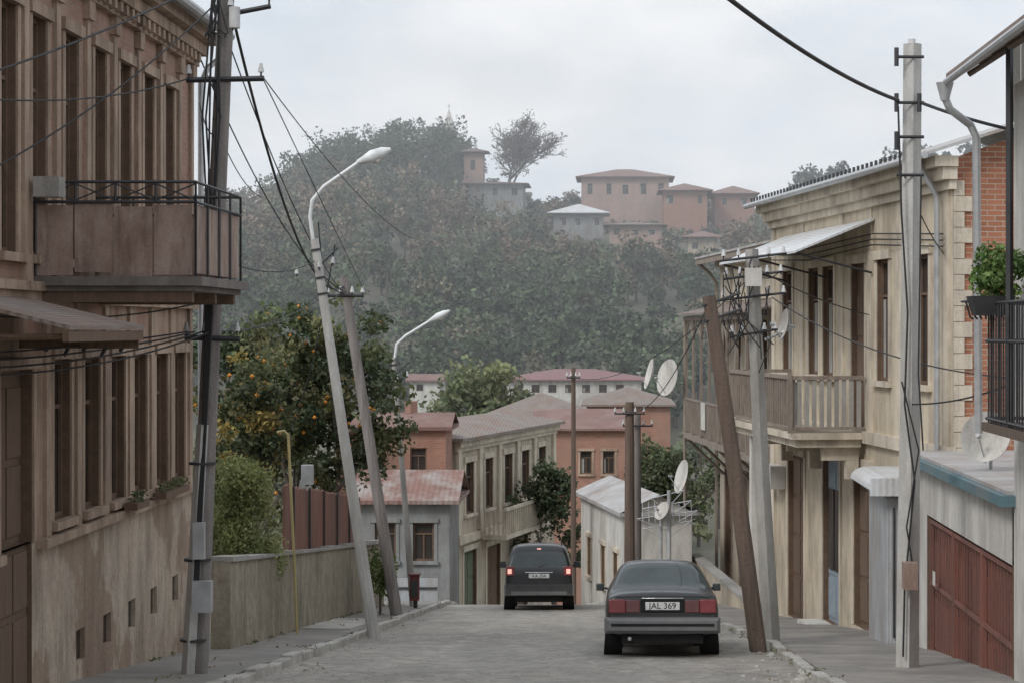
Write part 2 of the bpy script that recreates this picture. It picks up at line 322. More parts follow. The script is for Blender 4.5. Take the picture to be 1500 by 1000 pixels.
F.box(t,0,Y(21.15),-2.44,-2.34,-.02,.13);F.box(t,Y(22.65),19.05,-2.44,-2.34,-.02,.13)
F.box(t,0,19.05,.28,.4,-.02,.1);F.box(t,0,19.08,.4,.5,-.02,.16)
for zz,pr in ((3.95,.1),(4.12,.2),(4.3,.34)): F.box(t,0,19+pr,zz+.003,zz+.17,-.02,pr)
for c in (22.15,23.42,24.78,26.1,27.42,28.75,30.0,30.85): F.box(t,Y(c-.09),Y(c+.09),.5,3.95,-.02,.05); F.box(t,Y(c-.13),Y(c+.13),3.72,3.95,-.02,.09); F.box(t,Y(c-.13),Y(c+.13),.503,.8,-.02,.08)
for c in (23.05,24.38,25.7,27,28.25,29.5,30.8): F.box(t,Y(c-.1),Y(c+.1),-2.34,.28,-.02,.04)
for i in range(62): aa=.1+i*.305; F.box(T('dentils','tan2'),aa,aa+.13,3.99,4.115,.103,.18)
w=T('end_wall','brickL'); box(w,-14,-6.42,30.8,31,-7.5,4.3); box(w,-14,-6.42,12,12.2,-7.5,4.3)
R=T('roof','roofm')
hexa(R,[(-5.95,11.5,4.48),(-5.95,31.5,4.48),(-10,31.5,6.2),(-10,11.5,6.2),(-5.95,11.5,4.56),(-5.95,31.5,4.56),(-10,31.5,6.3),(-10,11.5,6.3)])
gt=T('gutter','steel'); tube(gt,[(-5.88,11.5,4.5),(-5.88,31.4,4.46)],.07); tube(gt,[(-5.88,31.35,4.45),(-5.9,31.4,4.25),(-6.2,31.2,3.95),(-6.28,31.1,3.7),(-6.28,31.1,-5)],.045)
bx0,bx1,by0,by1=-6.38,-4.6,22.5,25.2
s=T('balcony_slab','slabd'); box(s,bx0,bx1+.08,by0-.08,by1+.08,.46,.56); box(s,bx0,bx1,by0,by1,.4,.457)
s=T('balcony_beams','doorb')
for yy in (22.6,23.9,25.05): box(s,bx0,bx1-.05,yy-.06,yy+.06,.28,.397)
p=T('balcony_sheets','rust')
for i in range(4):
    x0=bx0+(bx1-.03-bx0)*i/4; j=random.uniform(-.01,.01); box(p,x0+.006,x0+.425,by0+.02+j,by0+.032+j,.59+j*3,1.36+j*3)
box(p,bx1-.035,bx1-.02,by0+.05,by1-.03,.6,1.36); box(p,bx0,bx1-.03,by1-.035,by1-.02,.6,1.36)
r=T('balcony_railing','iron')
for zz in (1.38,1.6):
    rod(r,(bx0,by0,zz),(bx1,by0,zz),.025);rod(r,(bx1,by0,zz),(bx1,by1,zz),.025);rod(r,(bx1,by1,zz),(bx0,by1,zz),.025)
for i in range(5):
    x=bx0+.02+(bx1-bx0-.02)*i/4; rod(r,(x,by0,1.36 if i%4 else .56),(x,by0,1.6),.02); rod(r,(x,by1,.56),(x,by1,1.6),.02)
    if i<4:
        x2=bx0+(bx1-bx0)*(i+1)/4
        rod(r,(x,by0,1.4),(x2,by0,1.58),.012);rod(r,(x,by0,1.58),(x2,by0,1.4),.012)
for i in range(5):
    yy=by0+(by1-by0)*i/4; rod(r,(bx1,yy,.56),(bx1,yy,1.6),.02)
ac=T('air_conditioner','conc'); box(ac,-6.3,-6.02,22.2,22.45,1.42,1.64)
c=T('porch_canopy','roofx'); hexa(c,[(-6.38,19,.3),(-5.05,19,-.02),(-5.05,22,-.02),(-6.38,22,.3),(-6.38,19,.34),(-5.05,19,.02),(-5.05,22,.02),(-6.38,22,.34)])
c=T('canopy_frame','doorb'); box(c,-5.12,-5.06,19,22,-.13,-.03)
for yy in (19.1,20.5,21.9): rod(c,(-6.38,yy,-.1),(-5.08,yy,-.08),.04)
box(c,-6.38,-5.1,21.93,21.97,-.22,-.12)
for k in range(5): cyl(T('canopy_debris','iron'),(-6.1+.2*k,21.95,-.25-.05*(k%2)),(-6.0+.2*k,22.0,-.1),.02)
T.done()
def leaves(C,Rr,n,size,cols,var=.25,ccol=None,jit=.12):
    C=np.asarray(C,float);Rr=np.asarray(Rr,float); k=len(C)
    if Rr.ndim==1: Rr=np.tile(Rr,(k,1))
    d=rng.normal(size=(k,n,3)); d/=np.linalg.norm(d,axis=2,keepdims=True); rad=rng.random((k,n,1))**.45
    P=(C[:,None]+d*rad*Rr[:,None]).reshape(-1,3); M=len(P)
    nn=rng.normal(size=(M,3)); nn[:,2]+=.5; nn/=np.linalg.norm(nn,axis=1,keepdims=True)
    t=np.cross(nn,rng.normal(size=(M,3))); t/=np.linalg.norm(t,axis=1,keepdims=True)+1e-9; b=np.cross(nn,t)
    s=(size*rng.uniform(.6,1.4,M))[:,None]
    V=np.stack([P-t*s*.5,P+b*s*.32+nn*s*.08,P+t*s*.55,P-b*s*.32+nn*s*.08],1).reshape(-1,3)
    if ccol is None:
        cols=np.asarray(cols,float); ci=rng.integers(0,len(cols),k); cc=cols[ci]*rng.uniform(1-var,1+var,(k,1))
    else: cc=np.asarray(ccol)*rng.uniform(1-var,1+var,(k,1))
    c=np.repeat(cc,n,0)*rng.uniform(1-jit*2,1+jit*2,(M,1))*rng.uniform(.93,1.07,(M,3))
    return V,c
def leafobj(name,parts,mat='leaf',parent=None):
    V=np.concatenate([p[0] for p in parts]); c=np.concatenate([p[1] for p in parts]); M=len(c)
    me=bpy.data.meshes.new(name); me.vertices.add(4*M); me.vertices.foreach_set('co',V.ravel().astype(np.float32))
    me.loops.add(4*M); me.loops.foreach_set('vertex_index',np.arange(4*M,dtype=np.int32))
    me.polygons.add(M); me.polygons.foreach_set('loop_start',np.arange(0,4*M,4,dtype=np.int32)); me.polygons.foreach_set('loop_total',np.full(M,4,dtype=np.int32))
    me.update(calc_edges=True); at=me.color_attributes.new('col','FLOAT_COLOR','CORNER')
    c4=np.ones((4*M,4),np.float32); c4[:,:3]=np.clip(np.repeat(c,4,0),0,1); at.data.foreach_set('color',c4.ravel())
    me.materials.append(MT[mat]); o=bpy.data.objects.new(name,me); COL.objects.link(o)
    if parent: o.parent=parent
    return o
def limb(a,p,d,L,r,depth,tips,spread=.6,up=.15,kids=3,seg=6,minr=.006):
    p=Vector(p); pts=[p]; dd=Vector(d).normalized(); n=4
    for i in range(n):
        dd=(dd+Vector((random.uniform(-1,1),random.uniform(-1,1),random.uniform(-.6,1)))*.16).normalized(); pts.append(pts[-1]+dd*L/n)
    tube(a,pts,[max(minr,r*(1-.45*i/n)) for i in range(n+1)],seg)
    if depth==0: tips.append(pts[-1]); return
    for k in range(kids):
        q=pts[random.choice([2,3,4,4])]; v=(dd+Vector((random.uniform(-1,1),random.uniform(-1,1),random.uniform(-.5,.8)))*spread*1.3+Vector((0,0,up))).normalized()
        limb(a,q,v,L*random.uniform(.6,.8),r*.52,depth-1,tips,spread,up,kids,max(3,seg-1),minr)
def tree(name,base,h,trunk_r,lean,clump,n,size,cols,depth=3,extra=None,fruit=0,var=.35,L=None,spread=.7):
    T=Thing(name); a=T('trunk_and_limbs','bark'); tips=[]
    limb(a,base,(lean[0],lean[1],1),L or h*.42,trunk_r,depth,tips,spread=spread)
    C=np.array([list(t) for t in tips]+(extra or []))
    if fruit:
        f=T('fruit','fruit')
        for i in range(fruit):
            q=Vector(C[random.randrange(len(C))])+Vector([random.gauss(0,clump*.6) for _ in range(3)]); r=.05
            vs=[(q.x+r*x,q.y+r*y,q.z+r*zz) for x,y,zz in ((1,0,0),(0,1,0),(-1,0,0),(0,-1,0),(0,0,1),(0,0,-1))]
            f.add(vs,[(0,1,4),(1,2,4),(2,3,4),(3,0,4),(1,0,5),(2,1,5),(3,2,5),(0,3,5)])
    e=T.done()
    R=np.full((len(C),3),clump)*rng.uniform(.6,1.3,(len(C),1))*np.array([1.1,1.1,.8])
    leafobj('crown',[leaves(C,R,n,size,cols,var)],parent=e); return tips
Gd=[(.085,.11,.05),(.12,.14,.06),(.06,.085,.04),(.16,.155,.07)]
def insul(T,x,y,zz,s=1):
    cyl(T('insulator_pins','iron'),(x,y,zz),(x,y,zz+.1*s),.012*s)
    a=T('insulators','ins'); cyl(a,(x,y,zz+.06*s),(x,y,zz+.12*s),.04*s,.03*s,10); cyl(a,(x,y,zz+.122*s),(x,y,zz+.17*s),.025*s,.018*s,10)
T=Thing('utility_pole'); a=T('pole','woodg')
bz=z(25.6)
tube(a,[(-5.22,25.6,bz-.2),(-5.1,25.6,-1.5),(-4.83,25.6,4.6)],[.13,.12,.1],12)
a=T('concrete_stub','pale'); tube(a,[(-5.32,25.45,bz-.2),(-5.12,25.46,-1.2)],[.085,.075],4)
a=T('stub_bindings','iron')
for zz in (-3.9,-2.9,-1.7): cyl(a,(-5.25+(zz+3.9)*.05,25.55,zz),(-5.25+(zz+3.9)*.05,25.55,zz+.03),.17,.17,12)
a=T('crossarms','iron'); rod(a,(-5.33,25.5,3.08),(-4.36,25.5,3.1),.05); rod(a,(-4.8,25.5,3.9),(-4.28,25.5,4.0),.045); rod(a,(-5.35,25.5,-.12),(-4.66,25.5,-.14),.05)
rod(a,(-5.0,25.5,3.08),(-4.9,25.5,2.6),.025)
for x,zz in ((-5.3,3.1),(-4.4,3.12),(-4.3,4.02),(-5.33,-.1),(-4.7,-.1),(-5.1,-.1),(-4.75,3.7),(-4.78,3.95)): insul(T,x,25.5,zz,1)
a=T('meter_box','steel'); box(a,-5.2,-4.97,25.2,25.36,-3.5,-3.12); box(a,-5.2,-5.06,25.25,25.35,-2.85,-2.4)
a=T('transformer_can','ins'); cyl(a,(-4.72,25.45,3.72),(-4.72,25.45,3.98),.07)
a=T('hanging_cables','cable')
for k in range(5):
    o=.045*k; tube(a,[(-4.98+o*.6,25.43,4.6),(-5.02+o*.4-.12*math.sin(k*2),25.4,2.6),(-5.05+o*.5,25.42,.8),(-5.12+o*.2,25.42,-1.5),(-5.2+o*.3,25.34,-3.2)],.013,5)
for k in range(6):
    pts=[(-5.02+.03*k+.08*math.sin(t*2+k),25.38,4.2-.35*t+.1*math.cos(t*3)) for t in np.linspace(0,2,8)]; tube(a,pts,.01,4)
T.done()
def street_lamp(base,top,arm,head,rb,rt,mat='pale',hs=1):
    T=Thing('street_lamp'); a=T('pole',mat); tube(a,[base,tuple((np.array(base)+np.array(top))/2),top],[rb,(rb+rt)/2,rt],10)
    tube(T('arm','lampm'),[tuple(np.array(top)-np.array([0,0,.2]))]+arm,.033,8)
    h0=Vector(arm[-1]); h1=Vector(head); d=(h1-h0); hl=T('lamp_head','lampm')
    tube(hl,[h0-d*.08,h0+d*.12,h0+d*.4,h0+d*.75,h0+d*1.0],[.04*hs,.07*hs,.12*hs,.1*hs,.035*hs],12)
    g=T('lamp_glass','framew'); tube(g,[h0+d*.32-Vector((0,0,.06*hs)),h0+d*.55-Vector((0,0,.1*hs)),h0+d*.85-Vector((0,0,.05*hs))],[.03,.07*hs,.03],10)
    b=T('pole_bands','iron'); v=Vector(top)-Vector(base)
    for f in (.86,.9,.97): p=Vector(base)+v*f; cyl(b,p,p+v.normalized()*.04,rt*1.25)
    cyl(b,Vector(base)+v*.93,Vector(base)+v*.93+Vector((.35,0,.35)),.015)
    for k in (-.3,.1,.35): insul(T,top[0]+k,top[1]-.1,top[2]-.6+k*.3,1)
    return T.done()
street_lamp((-4.34,37,z(37)),(-5.42,37,1.6),[(-5.5,37,2.0),(-5.46,37,2.3),(-5.25,37,2.55),(-4.6,37,3.0)],(-4.04,37,3.22),.115,.075)
street_lamp((-5.0,51,z(51)),(-5.5,51,-.75),[(-5.42,51,-.4),(-5.2,51,-.2),(-4.6,51,.17)],(-4.1,51,.42),.09,.055,'conc',.8)
T=Thing('utility_pole'); tube(T('pole','woodg'),[(-4.75,45,z(45)-.1),(-5.35,45,-2.7),(-5.95,45,1.1)],[.14,.12,.1],10)
a=T('crossarms','iron'); rod(a,(-6.3,44.9,.7),(-5.5,44.9,.7),.05)
for x in (-6.28,-6.0,-5.75,-5.52): insul(T,x,44.9,.7,1.2)
T.done()
T=Thing('utility_pole'); tube(T('pole','pale'),[(3.86,27,z(27)-.1),(3.9,27,-1),(3.93,27,3.74)],[.155,.135,.12],4)
a=T('brackets','iron')
for zz in (3.55,2.95,2.5,2.0): rod(a,(3.7,26.86,zz),(4.06,26.86,zz),.03)
for x,zz in ((3.72,3.55),(3.72,2.95),(3.72,2.45),(4.02,2.95)): cyl(a,(x-.02,26.86,zz-.12),(x-.02,26.86,zz+.12),.03)
cyl(T('insulators','ins'),(3.92,27,3.74),(3.92,27,3.8),.05)
tube(T('hanging_cables','cable'),[(3.72,26.85,2.9),(3.76,26.83,1.5),(3.84,26.82,.2),(3.8,26.82,-1),(3.93,26.8,-2),(3.8,26.82,-3.4),(3.78,26.82,-4.3)],.014,5)
tube(T('hanging_cables','cable'),[(4.02,26.85,2.0),(4.0,26.83,.6),(3.98,26.82,-.6),(4.04,26.8,-1.6)],.012,5)
tube(T('hanging_cables','cable'),[(3.76,26.8,-.7),(3.98,26.78,-1.6),(3.82,26.78,-2.6),(3.9,26.78,-3.1)],.012,5)
a=T('meter_box','rust'); box(a,3.76,3.94,26.6,26.8,-3.4,-3.05)
T.done()
T=Thing('utility_pole'); tube(T('pole','wood'),[(2.3,32.5,z(32.5)-.1),(1.9,32.5,-2.2),(1.5,32.5,.5)],[.145,.13,.11],10)
a=T('stays','iron')
for zz,dx in ((.35,0),(.1,.03)): rod(a,(1.4+dx,32.4,zz),(2.0+dx,32.6,zz+.2),.03)
T.done()
T=Thing('utility_pole'); tube(T('pole','conc'),[(2.62,34,z(34)-.1),(2.45,34,-2.5),(2.28,34,1.3)],[.15,.13,.11],4)
a=T('crossarms','iron')
for zz,l in ((1.15,.55),(.85,.5),(.5,.55),(-.1,.4)):
    rod(a,(2.3-l,33.86,zz-.05),(2.3+l,33.86,zz+.08),.03)
    for k in (-.9,-.45,.45,.9): insul(T,2.3+l*k,33.86,zz+.03*k,1)
box(T('junction_box','whitew'),2.15,2.42,33.6,33.8,.68,.98)
a=T('hanging_cables','cable')
for k in range(14):
    x0=random.uniform(1.8,2.7);x1=random.uniform(1.8,2.7);zt=random.uniform(.5,1.2);zb=random.uniform(-.9,.3)
    tube(a,[(x0,33.8,zt),((x0+x1)/2+random.uniform(-.2,.2),33.75,(zt+zb)/2-.2),(x1,33.8,zb)],.01,4)
T.done()
for x,y,zt,r,m in ((.4,54,-1.95,.14,'wood'),(.62,54.6,-2.3,.1,'woodg'),(-1.24,62,-1.2,.08,'wood')):
    T=Thing('utility_pole'); tube(T('pole',m),[(x,y,z(y)-.2),(x,y,zt)],[r*1.15,r*.85],10); a=T('crossarms','iron'); w=.4 if r>.09 else .2; rod(a,(x-w,y-.15,zt-.3),(x+w,y-.15,zt-.3),.035)
    for k in (-.95,-.38,.38,.95): insul(T,x+k*w,y-.15,zt-.3,1)
    T.done()
def cable(p0,p1,sag,r=.012,n=24):
    cu=bpy.data.curves.new('power_cable','CURVE'); cu.dimensions='3D'; cu.bevel_depth=r; cu.bevel_resolution=1
    s=cu.splines.new('POLY'); s.points.add(n)
    for i in range(n+1):
        t=i/n; p=Vector(p0).lerp(Vector(p1),t); p.z-=sag*4*t*(1-t); s.points[i].co=(*p,1)
    o=bpy.data.objects.new('power_cable',cu); cu.materials.append(MT['cable']); COL.objects.link(o)
cable((3.72,26.86,2.98),(-4.6,2,5.6),.9,.024,40)
cable((4.02,26.86,2.95),(4.9,24.6,2.35),.03,.022)
cable((3.8,26.86,2.0),(5.3,33,1.2),.1,.01)
cable((-4.85,25.5,4.3),(-5.95,45,.9),1.2,.02,30)
cable((-5.0,25.5,4.1),(-6.0,45,.8),.4,.01)
cable((-6.28,31,4.1),(-5.95,45,.8),.6,.012)
cable((-6.28,31,3.4),(-5.0,25.5,2.4),.1,.009)
cable((-4.4,25.5,3.15),(-5.52,45,.85),-.0,.008)
cable((-4.4,25.5,3.15),(-5.9,60,2.6),.3,.008)
cable((-5.0,25.5,2.6),(-6.2,36,2.3),.2,.008)
cable((-6.3,14,1.2),(-4.9,25.5,4.4),.2,.012)
cable((-6.3,16,2.0),(-5.3,25.5,3.1),.25,.01)
cable((-6.3,20.3,1.5),(-5.0,25.5,4.0),.15,.01)
for k in range(4): cable((-6.3,17,-.25-.04*k),(-5.33+.1*k,25.5,-.05),.06+.05*k,.011)
cable((-6.3,18,.2),(-5.2,25.5,.3),.15,.01)
cable((-4.7,25.5,-.05),(-6.28,44.9,.75),.1,.009)
cable((-5.1,25.5,-.05),(-6.0,44.9,.75),.2,.009)
cable((-5.0,25.5,.9),(-5.42,37,1.2),.2,.009)
cable((-5.42,37,1.2),(-5.9,45,.8),.2,.012)
cable((-5.35,37,1.9),(-5.2,38.2,-2.0),.0,.012)
cable((-5.05,37,1.5),(-6.1,38.5,-1.9),.45,.012)
cable((2.3,33.8,1.0),(4.9,38,.2),.1,.01)
cable((2.3,33.8,.9),(3.6,45,1.2),.1,.01)
cable((2.6,33.8,.5),(4.75,24.6,-.6),.25,.01)
cable((3.9,26.9,-1.0),(4.75,24.8,-.7),.06,.012)
cable((1.5,32.5,.4),(.4,54,-2.2),.5,.01)
cable((2.3,33.8,.9),(-1.24,62,-1.5),.6,.009)
# ------------------------------------------------------------------ left boundary wall, fence, pipes
T=Thing('stone_boundary_wall'); a=T('wall','stone'); c=T('coping','conc')
yy=31.2
while yy<52:
    e=min(yy+1.3,52); s0=random.uniform(-.02,.02)
    h=lambda q:z(q)+1.45+.012*(q-31)
    hexa(a,[(-6.15,yy,z(yy)-.5),(-5.85,yy,z(yy)-.5),(-5.85,e,z(e)-.5),(-6.15,e,z(e)-.5),(-6.15,yy,h(yy)),(-5.85,yy,h(yy)),(-5.85,e,h(e)),(-6.15,e,h(e))])
    hexa(c,[(-6.2,yy+.01,h(yy)+.004),(-5.8,yy+.01,h(yy)+.004),(-5.8,e-.01,h(e)+.004),(-6.2,e-.01,h(e)+.004),(-6.2,yy+.01,h(yy)+.07+s0),(-5.8,yy+.01,h(yy)+.07+s0),(-5.8,e-.01,h(e)+.07+s0),(-6.2,e-.01,h(e)+.07+s0)]); yy=e
T.done()
T=Thing('metal_sheet_fence'); a=T('sheets','gate'); y=37.2
while y<48:
    zt=z(y)+2.75+random.uniform(-.02,.02); box(a,-6.02+random.uniform(-.01,.01),-5.98,y,y+.49,z(y)+1.3,zt); y+=.5
for y in range(38,48,2): rod(T('posts','iron'),(-5.95,y,z(y)+1.3),(-5.95,y,z(y)+2.8),.03)
T.done()
T=Thing('gas_pipe'); a=T('pipe','yel')
tube(a,[(-5.62,36.3,z(36.3)),(-5.68,36.3,-4),(-5.78,36.3,-1.9),(-5.85,36.3,-1.82),(-5.98,36.3,-1.85)],.025,8)
box(T('meter','steel'),-5.6,-5.4,36.6,36.8,-2.8,-2.45); T.done()
T=Thing('gas_regulator_cabinet'); box(T('cabinet','red'),-4.96,-4.74,49.6,49.85,z(50)+.35,z(50)+.95); box(T('cap','red'),-4.99,-4.71,49.57,49.88,z(50)+.953,z(50)+1.0)
cyl(T('post','iron'),(-4.83,49.75,z(50)),(-4.83,49.75,z(50)+.35),.05); box(T('door_seam','iron'),-4.93,-4.77,49.585,49.598,z(50)+.45,z(50)+.85); T.done(.01)
def ell(n,c,r):
    out=[]
    for _ in range(n):
        v=rng.normal(size=3); v/=np.linalg.norm(v); v*=random.random()**.4; out.append([c[0]+v[0]*r[0],c[1]+v[1]*r[1],c[2]+v[2]*r[2]])
    return out
tree('persimmon_tree',(-7.2,47.6,z(47)),7,.17,(.0,0),.42,90,.14,Gd,depth=3,fruit=100,L=2.4,spread=.55,var=.45,extra=ell(125,(-6.85,47.6,-1.45),(2.1,1.4,2.55)))
tree('persimmon_tree',(-7.6,39.5,z(38)),4.5,.1,(.05,0),.32,80,.11,Gd+[(.26,.2,.06)],depth=3,fruit=25,L=1.5,spread=.5,var=.45,extra=ell(45,(-7.1,39.6,-1.6),(1.0,.9,1.3)))
C=[]
for i in range(80):
    hh=random.random(); r=.66*(1-hh*.45)*random.random()**.5; t=random.random()*6.28; C.append([-6.42+r*math.cos(t),35.4+r*math.sin(t),-4.15+1.75*hh])
T=Thing('conical_shrub'); cyl(T('stem','bark'),(-6.5,35.4,z(35.4)),(-6.5,35.4,-3.5),.05,.03); e=T.done()
leafobj('crown',[leaves(C,(.26,.26,.26),170,.06,[(.28,.31,.12),(.22,.26,.1),(.32,.34,.15)],.2)],parent=e)
T=Thing('wall_shrub'); cyl(T('stem','bark'),(-5.2,45.5,z(45.5)),(-5.2,45.5,z(45.5)+.6),.03); e=T.done(); leafobj('leaves',[leaves(ell(18,(-5.2,45.5,z(45.5)+1.1),(.3,.4,.5)),(.18,.18,.18),60,.09,[(.2,.26,.09),(.15,.2,.07)],.25)],parent=e)
T=Thing('window_box_plant'); box(T('planter','doorb'),-6.27,-6.1,26.2,26.9,-2.33,-2.24); e=T.done(); leafobj('leaves',[leaves([[-6.17,26.4,-2.18],[-6.17,26.7,-2.16]],(.1,.15,.09),50,.05,Gd)],parent=e)
T=Thing('window_box_plant'); box(T('planter','doorb'),-6.27,-6.1,27.9,29.4,-2.33,-2.24); e=T.done(); leafobj('leaves',[leaves([[-6.17,28+.25*i,-2.18] for i in range(6)],(.1,.15,.09),50,.05,Gd)],parent=e)
wp=[]
for _ in range(34):
    y=random.uniform(26,56); wp.append([-5.8,y,z(y)+.13]) if y>31.5 else wp.append([-6.35,y,z(y)+.13])
for _ in range(22): y=random.uniform(24,44); wp.append([kx(y)+random.choice([-.03,.2]),y,z(y)+.08])
leafobj('roadside_weeds',[leaves(wp,(.06,.14,.05),16,.04,[(.15,.18,.07),(.2,.19,.1)],.3)])
fl=[]
for _ in range(70):
    y=random.uniform(22,55); x=random.choice([random.gauss(-4.45,.2),random.gauss(-5.4,.35),random.gauss(kx(y)-.15,.15)]); off=.02 if -4.5<x<kx(y) else .15; fl.append([x,y,z(y)+off])
leafobj('fallen_leaves',[leaves(fl,(.15,.2,.006),3,.05,[(.28,.22,.14),(.26,.2,.13),(.34,.29,.19)],.3)])
# ------------------------------------------------------------------ mid houses
house('low_stone_house',(-7.3,59),(1,0),2.55,3.6,-9,-5.05,'greyw','roofred',[(.4,1.0,-6.7,-5.6),(1.5,2.1,-6.7,-5.6)],roofh=.75,over=.3,kind='gable',trim='greyw',frame='frameb')
T=Thing('corrugated_fence'); box(T('sheets','greym'),-6.7,-4.95,57.3,57.36,-9,-7.0); box(T('rail','iron'),-6.7,-4.95,57.26,57.297,-7.3,-7.24); T.done()
T,F=house('orange_brick_house',(-8.6,63.2),(1,0),3.4,2.5,-9,-3.15,'brickF','rooftn',[(2.3,2.8,-4.5,-3.7),(1.0,1.5,-4.5,-3.7)],roofh=.4,over=.2,kind='gable',trim=None,fin=False)
cyl(T('chimney','brickF'),(-6.4,64.5,-3),(-6.4,64.5,-2.3),.2,.2,4); T.done()
u=(2.81,12.0)
T,F=house('cream_stone_house',(-5.1,66),u,12.3,3.2,-11,-3.65,'cream2','roofx',
  [(1.0,1.9,-6.1,-4.4),(3.2,4.1,-6.1,-4.4),(5.5,6.5,-6.1,-4.4),(7.7,8.7,-6.1,-4.4),(10,11,-6.1,-4.4),(.8,2.2,-10,-7.3,'green'),(3.4,5.0,-10,-7.4,'door'),(6.5,8.5,-10,-7.4,'door')],
  roofh=.45,over=.35,kind='hip',trim='creamtrim',tw=.16,sops=[(1.2,2.1,-6.1,-4.4)],cornice='creamtrim',fin=False)
t=T('pilasters','creamtrim')
for c in (.2,2.55,4.8,7.1,9.35,12.1): F.box(t,c-.18,c+.18,-6.7,-4.0,-.02,.09)
F.box(t,0,12.3,-7.0,-6.75,-.02,.14)
s=T('balcony','creamtrim'); F.box(s,2.4,8.4,-7.05,-6.9,.145,1.0)
for i in range(26): a0=2.45+i*.235; F.box(s,a0,a0+.06,-6.89,-6.1,.92,.98)
F.box(s,2.4,8.4,-6.095,-6.0,.88,1.0)
for o in range(5): F.box(s,2.42,2.48,-6.89,-6.1,.2+o*.16,.25+o*.16)
T.done()
house('grey_roofed_house',(-7.0,98),(1,0),6.6,9,-15,-4.85,'cream2','roofx',[(1,1.8,-6.4,-5.2),(3,3.8,-6.4,-5.2)],roofh=1.5,over=.5)
house('red_brick_house',(-3.4,90),(1,0),4.0,8,-14,-4.5,'brickF','rooftn',[(1.9,2.4,-6.4,-5.4),(2.9,3.4,-6.4,-5.4)],roofh=.7,over=.3,kind='gable')
house('brown_roofed_house',(-1.5,110),(1,0),4.5,8,-14,-4.2,'brickF','roofx',[(1.9,2.4,-6.4,-5.4)],roofh=.8,over=.3,kind='hip')
house('purple_roofed_house',(-8.0,152),(1,0),10.0,7,-13,-3.9,'whitew','roofpur',[(.6+1.25*i,1.2+1.25*i,-4.8,-4.2) for i in range(7)],roofh=.7,over=.4,trim=None)
house('white_house',(-15,150),(1,0),2.2,5,-13,-3.9,'whitew','rooftn',[(.5,1.0,-4.6,-4.1)],roofh=.4,over=.3,trim=None,kind='gable')
T,F=house('low_white_house',(-1.05,64.5),(1.4,-7.5),7.4,1.9,-10,-5.25,'whitew','roofm',[(1.2,1.9,-7.6,-6.4),(3.6,4.3,-7.6,-6.4),(5.6,6.3,-7.6,-6.4)],roofh=.5,over=.2,kind='gable',trim='creamtrim',fin=True)
# ------------------------------------------------------------------ right cream house
T=Thing('cream_two_storey_house'); F=Fr((3.53,46),uR1); L=13.53
up=[(1.2,2.1,-.95,1.22),(3.62,4.5,-.95,1.22),(4.85,5.75,-.95,1.22),(8.95,9.75,-.95,1.22),(11.4,12.2,-.95,1.22)]
facade(T,F,0,L,-2.0,2.5,'cream',up+[(7.1,8.1,-1.95,1.2,'door')],trim='creamtrim',tw=.14,depth=.12,pr=.025)
facade(T,F,0,L,-8,-2.0,'cream',[(1.7,3.2,-6.2,-2.7,'door'),(4.85,6.2,-5.85,-2.5,'doorblue'),(7.3,8.6,-5.6,-2.6,'door'),(10.6,11.5,-4.6,-2.9)],trim='creamtrim',tw=.14,depth=.12,pr=.025)
F.box(T('door_glazing','dgl'),5.0,5.45,-4.8,-3.2,-.09,-.06);F.box(T('door_glazing','dgl'),5.58,6.05,-4.8,-3.2,-.09,-.06)
t=T('cornice_and_bands','creamtrim')
F.box(t,0,L+.05,-2.12,-1.9,-.02,.1); F.box(t,0,L+.1,2.2,2.35,-.02,.1);F.box(t,0,L+.15,2.353,2.55,-.02,.22);F.box(t,0,L+.2,2.553,2.72,-.02,.36)
for c in (.3,3.05,6.4,8.5,10.5,13.2): F.box(t,c-.15,c+.15,-1.9,2.2,-.02,.035)
for c in (.3,13.2): F.box(t,c-.2,c+.2,-7,-2.12,-.02,.06)
FE=Fr(F.P(L,0)[:2],(-F.n[0],-F.n[1])); facade(T,FE,0,8,-6,2.5,'brickR',[],a_tag='brick_end_wall')
FE.box(T('gable_parapet','brickR'),0.01,8,2.503,2.7,-.2,-.01)
q=T('quoins','creamtrim'); zz=-5.9; k=0
while zz<2.3: FE.box(q,.0,.3 if k%2 else .17,zz,zz+.24,-.015,.035); zz+=.25; k+=1
Fb=Fr(F.P(0,0,-8)[:2],F.n); facade(T,Fb,0,8,-8,2.5,'cream',[],a_tag='rear_walls')
R=T('roof','roofm'); P=F.P
hexa(R,[P(-.2,2.73,.5),P(L+.35,2.73,.5),P(L+.35,4.3,-4.5),P(-.2,4.3,-4.5),P(-.2,2.78,.5),P(L+.35,2.78,.5),P(L+.35,4.36,-4.5),P(-.2,4.36,-4.5)])
R.add([P(-.2,4.36,-4.5),P(L+.35,4.36,-4.5),P(L+.35,2.8,-9),P(-.2,2.8,-9)],[(0,1,2,3)])
T('gable','brickR').add([P(L,2.7,0),P(L,2.7,-8),P(L,4.25,-4.5)],[(0,1,2)])
gt=T('gutter','steel'); tube(gt,[P(-.2,2.72,.56),P(L+.3,2.72,.56)],.06)
rt=T('roof_edge_teeth','iron')
for i in range(44): p=P(.2+i*.3,2.8,.5); box(rt,p[0]-.02,p[0]+.02,p[1]-.05,p[1]+.05,2.785,2.88)
s=T('balcony_slab','creamtrim'); F.box(s,2.1,8.3,-2.05,-1.93,.105,1.42); F.box(s,2.2,8.2,-2.2,-2.053,.105,1.3)
b=T('balcony_railing','woodb')
F.box(b,2.1,8.3,-.95,-.88,1.34,1.41);F.box(b,2.1,8.3,-1.87,-1.82,1.35,1.4)
F.box(b,8.22,8.29,-.95,-.88,.06,1.335);F.box(b,8.23,8.28,-1.87,-1.82,.06,1.345);F.box(b,2.1,2.17,-.95,-.88,.06,1.335)
for i in range(32): F.box(b,2.15+i*.195,2.19+i*.195,-1.82,-.953,1.355,1.39)
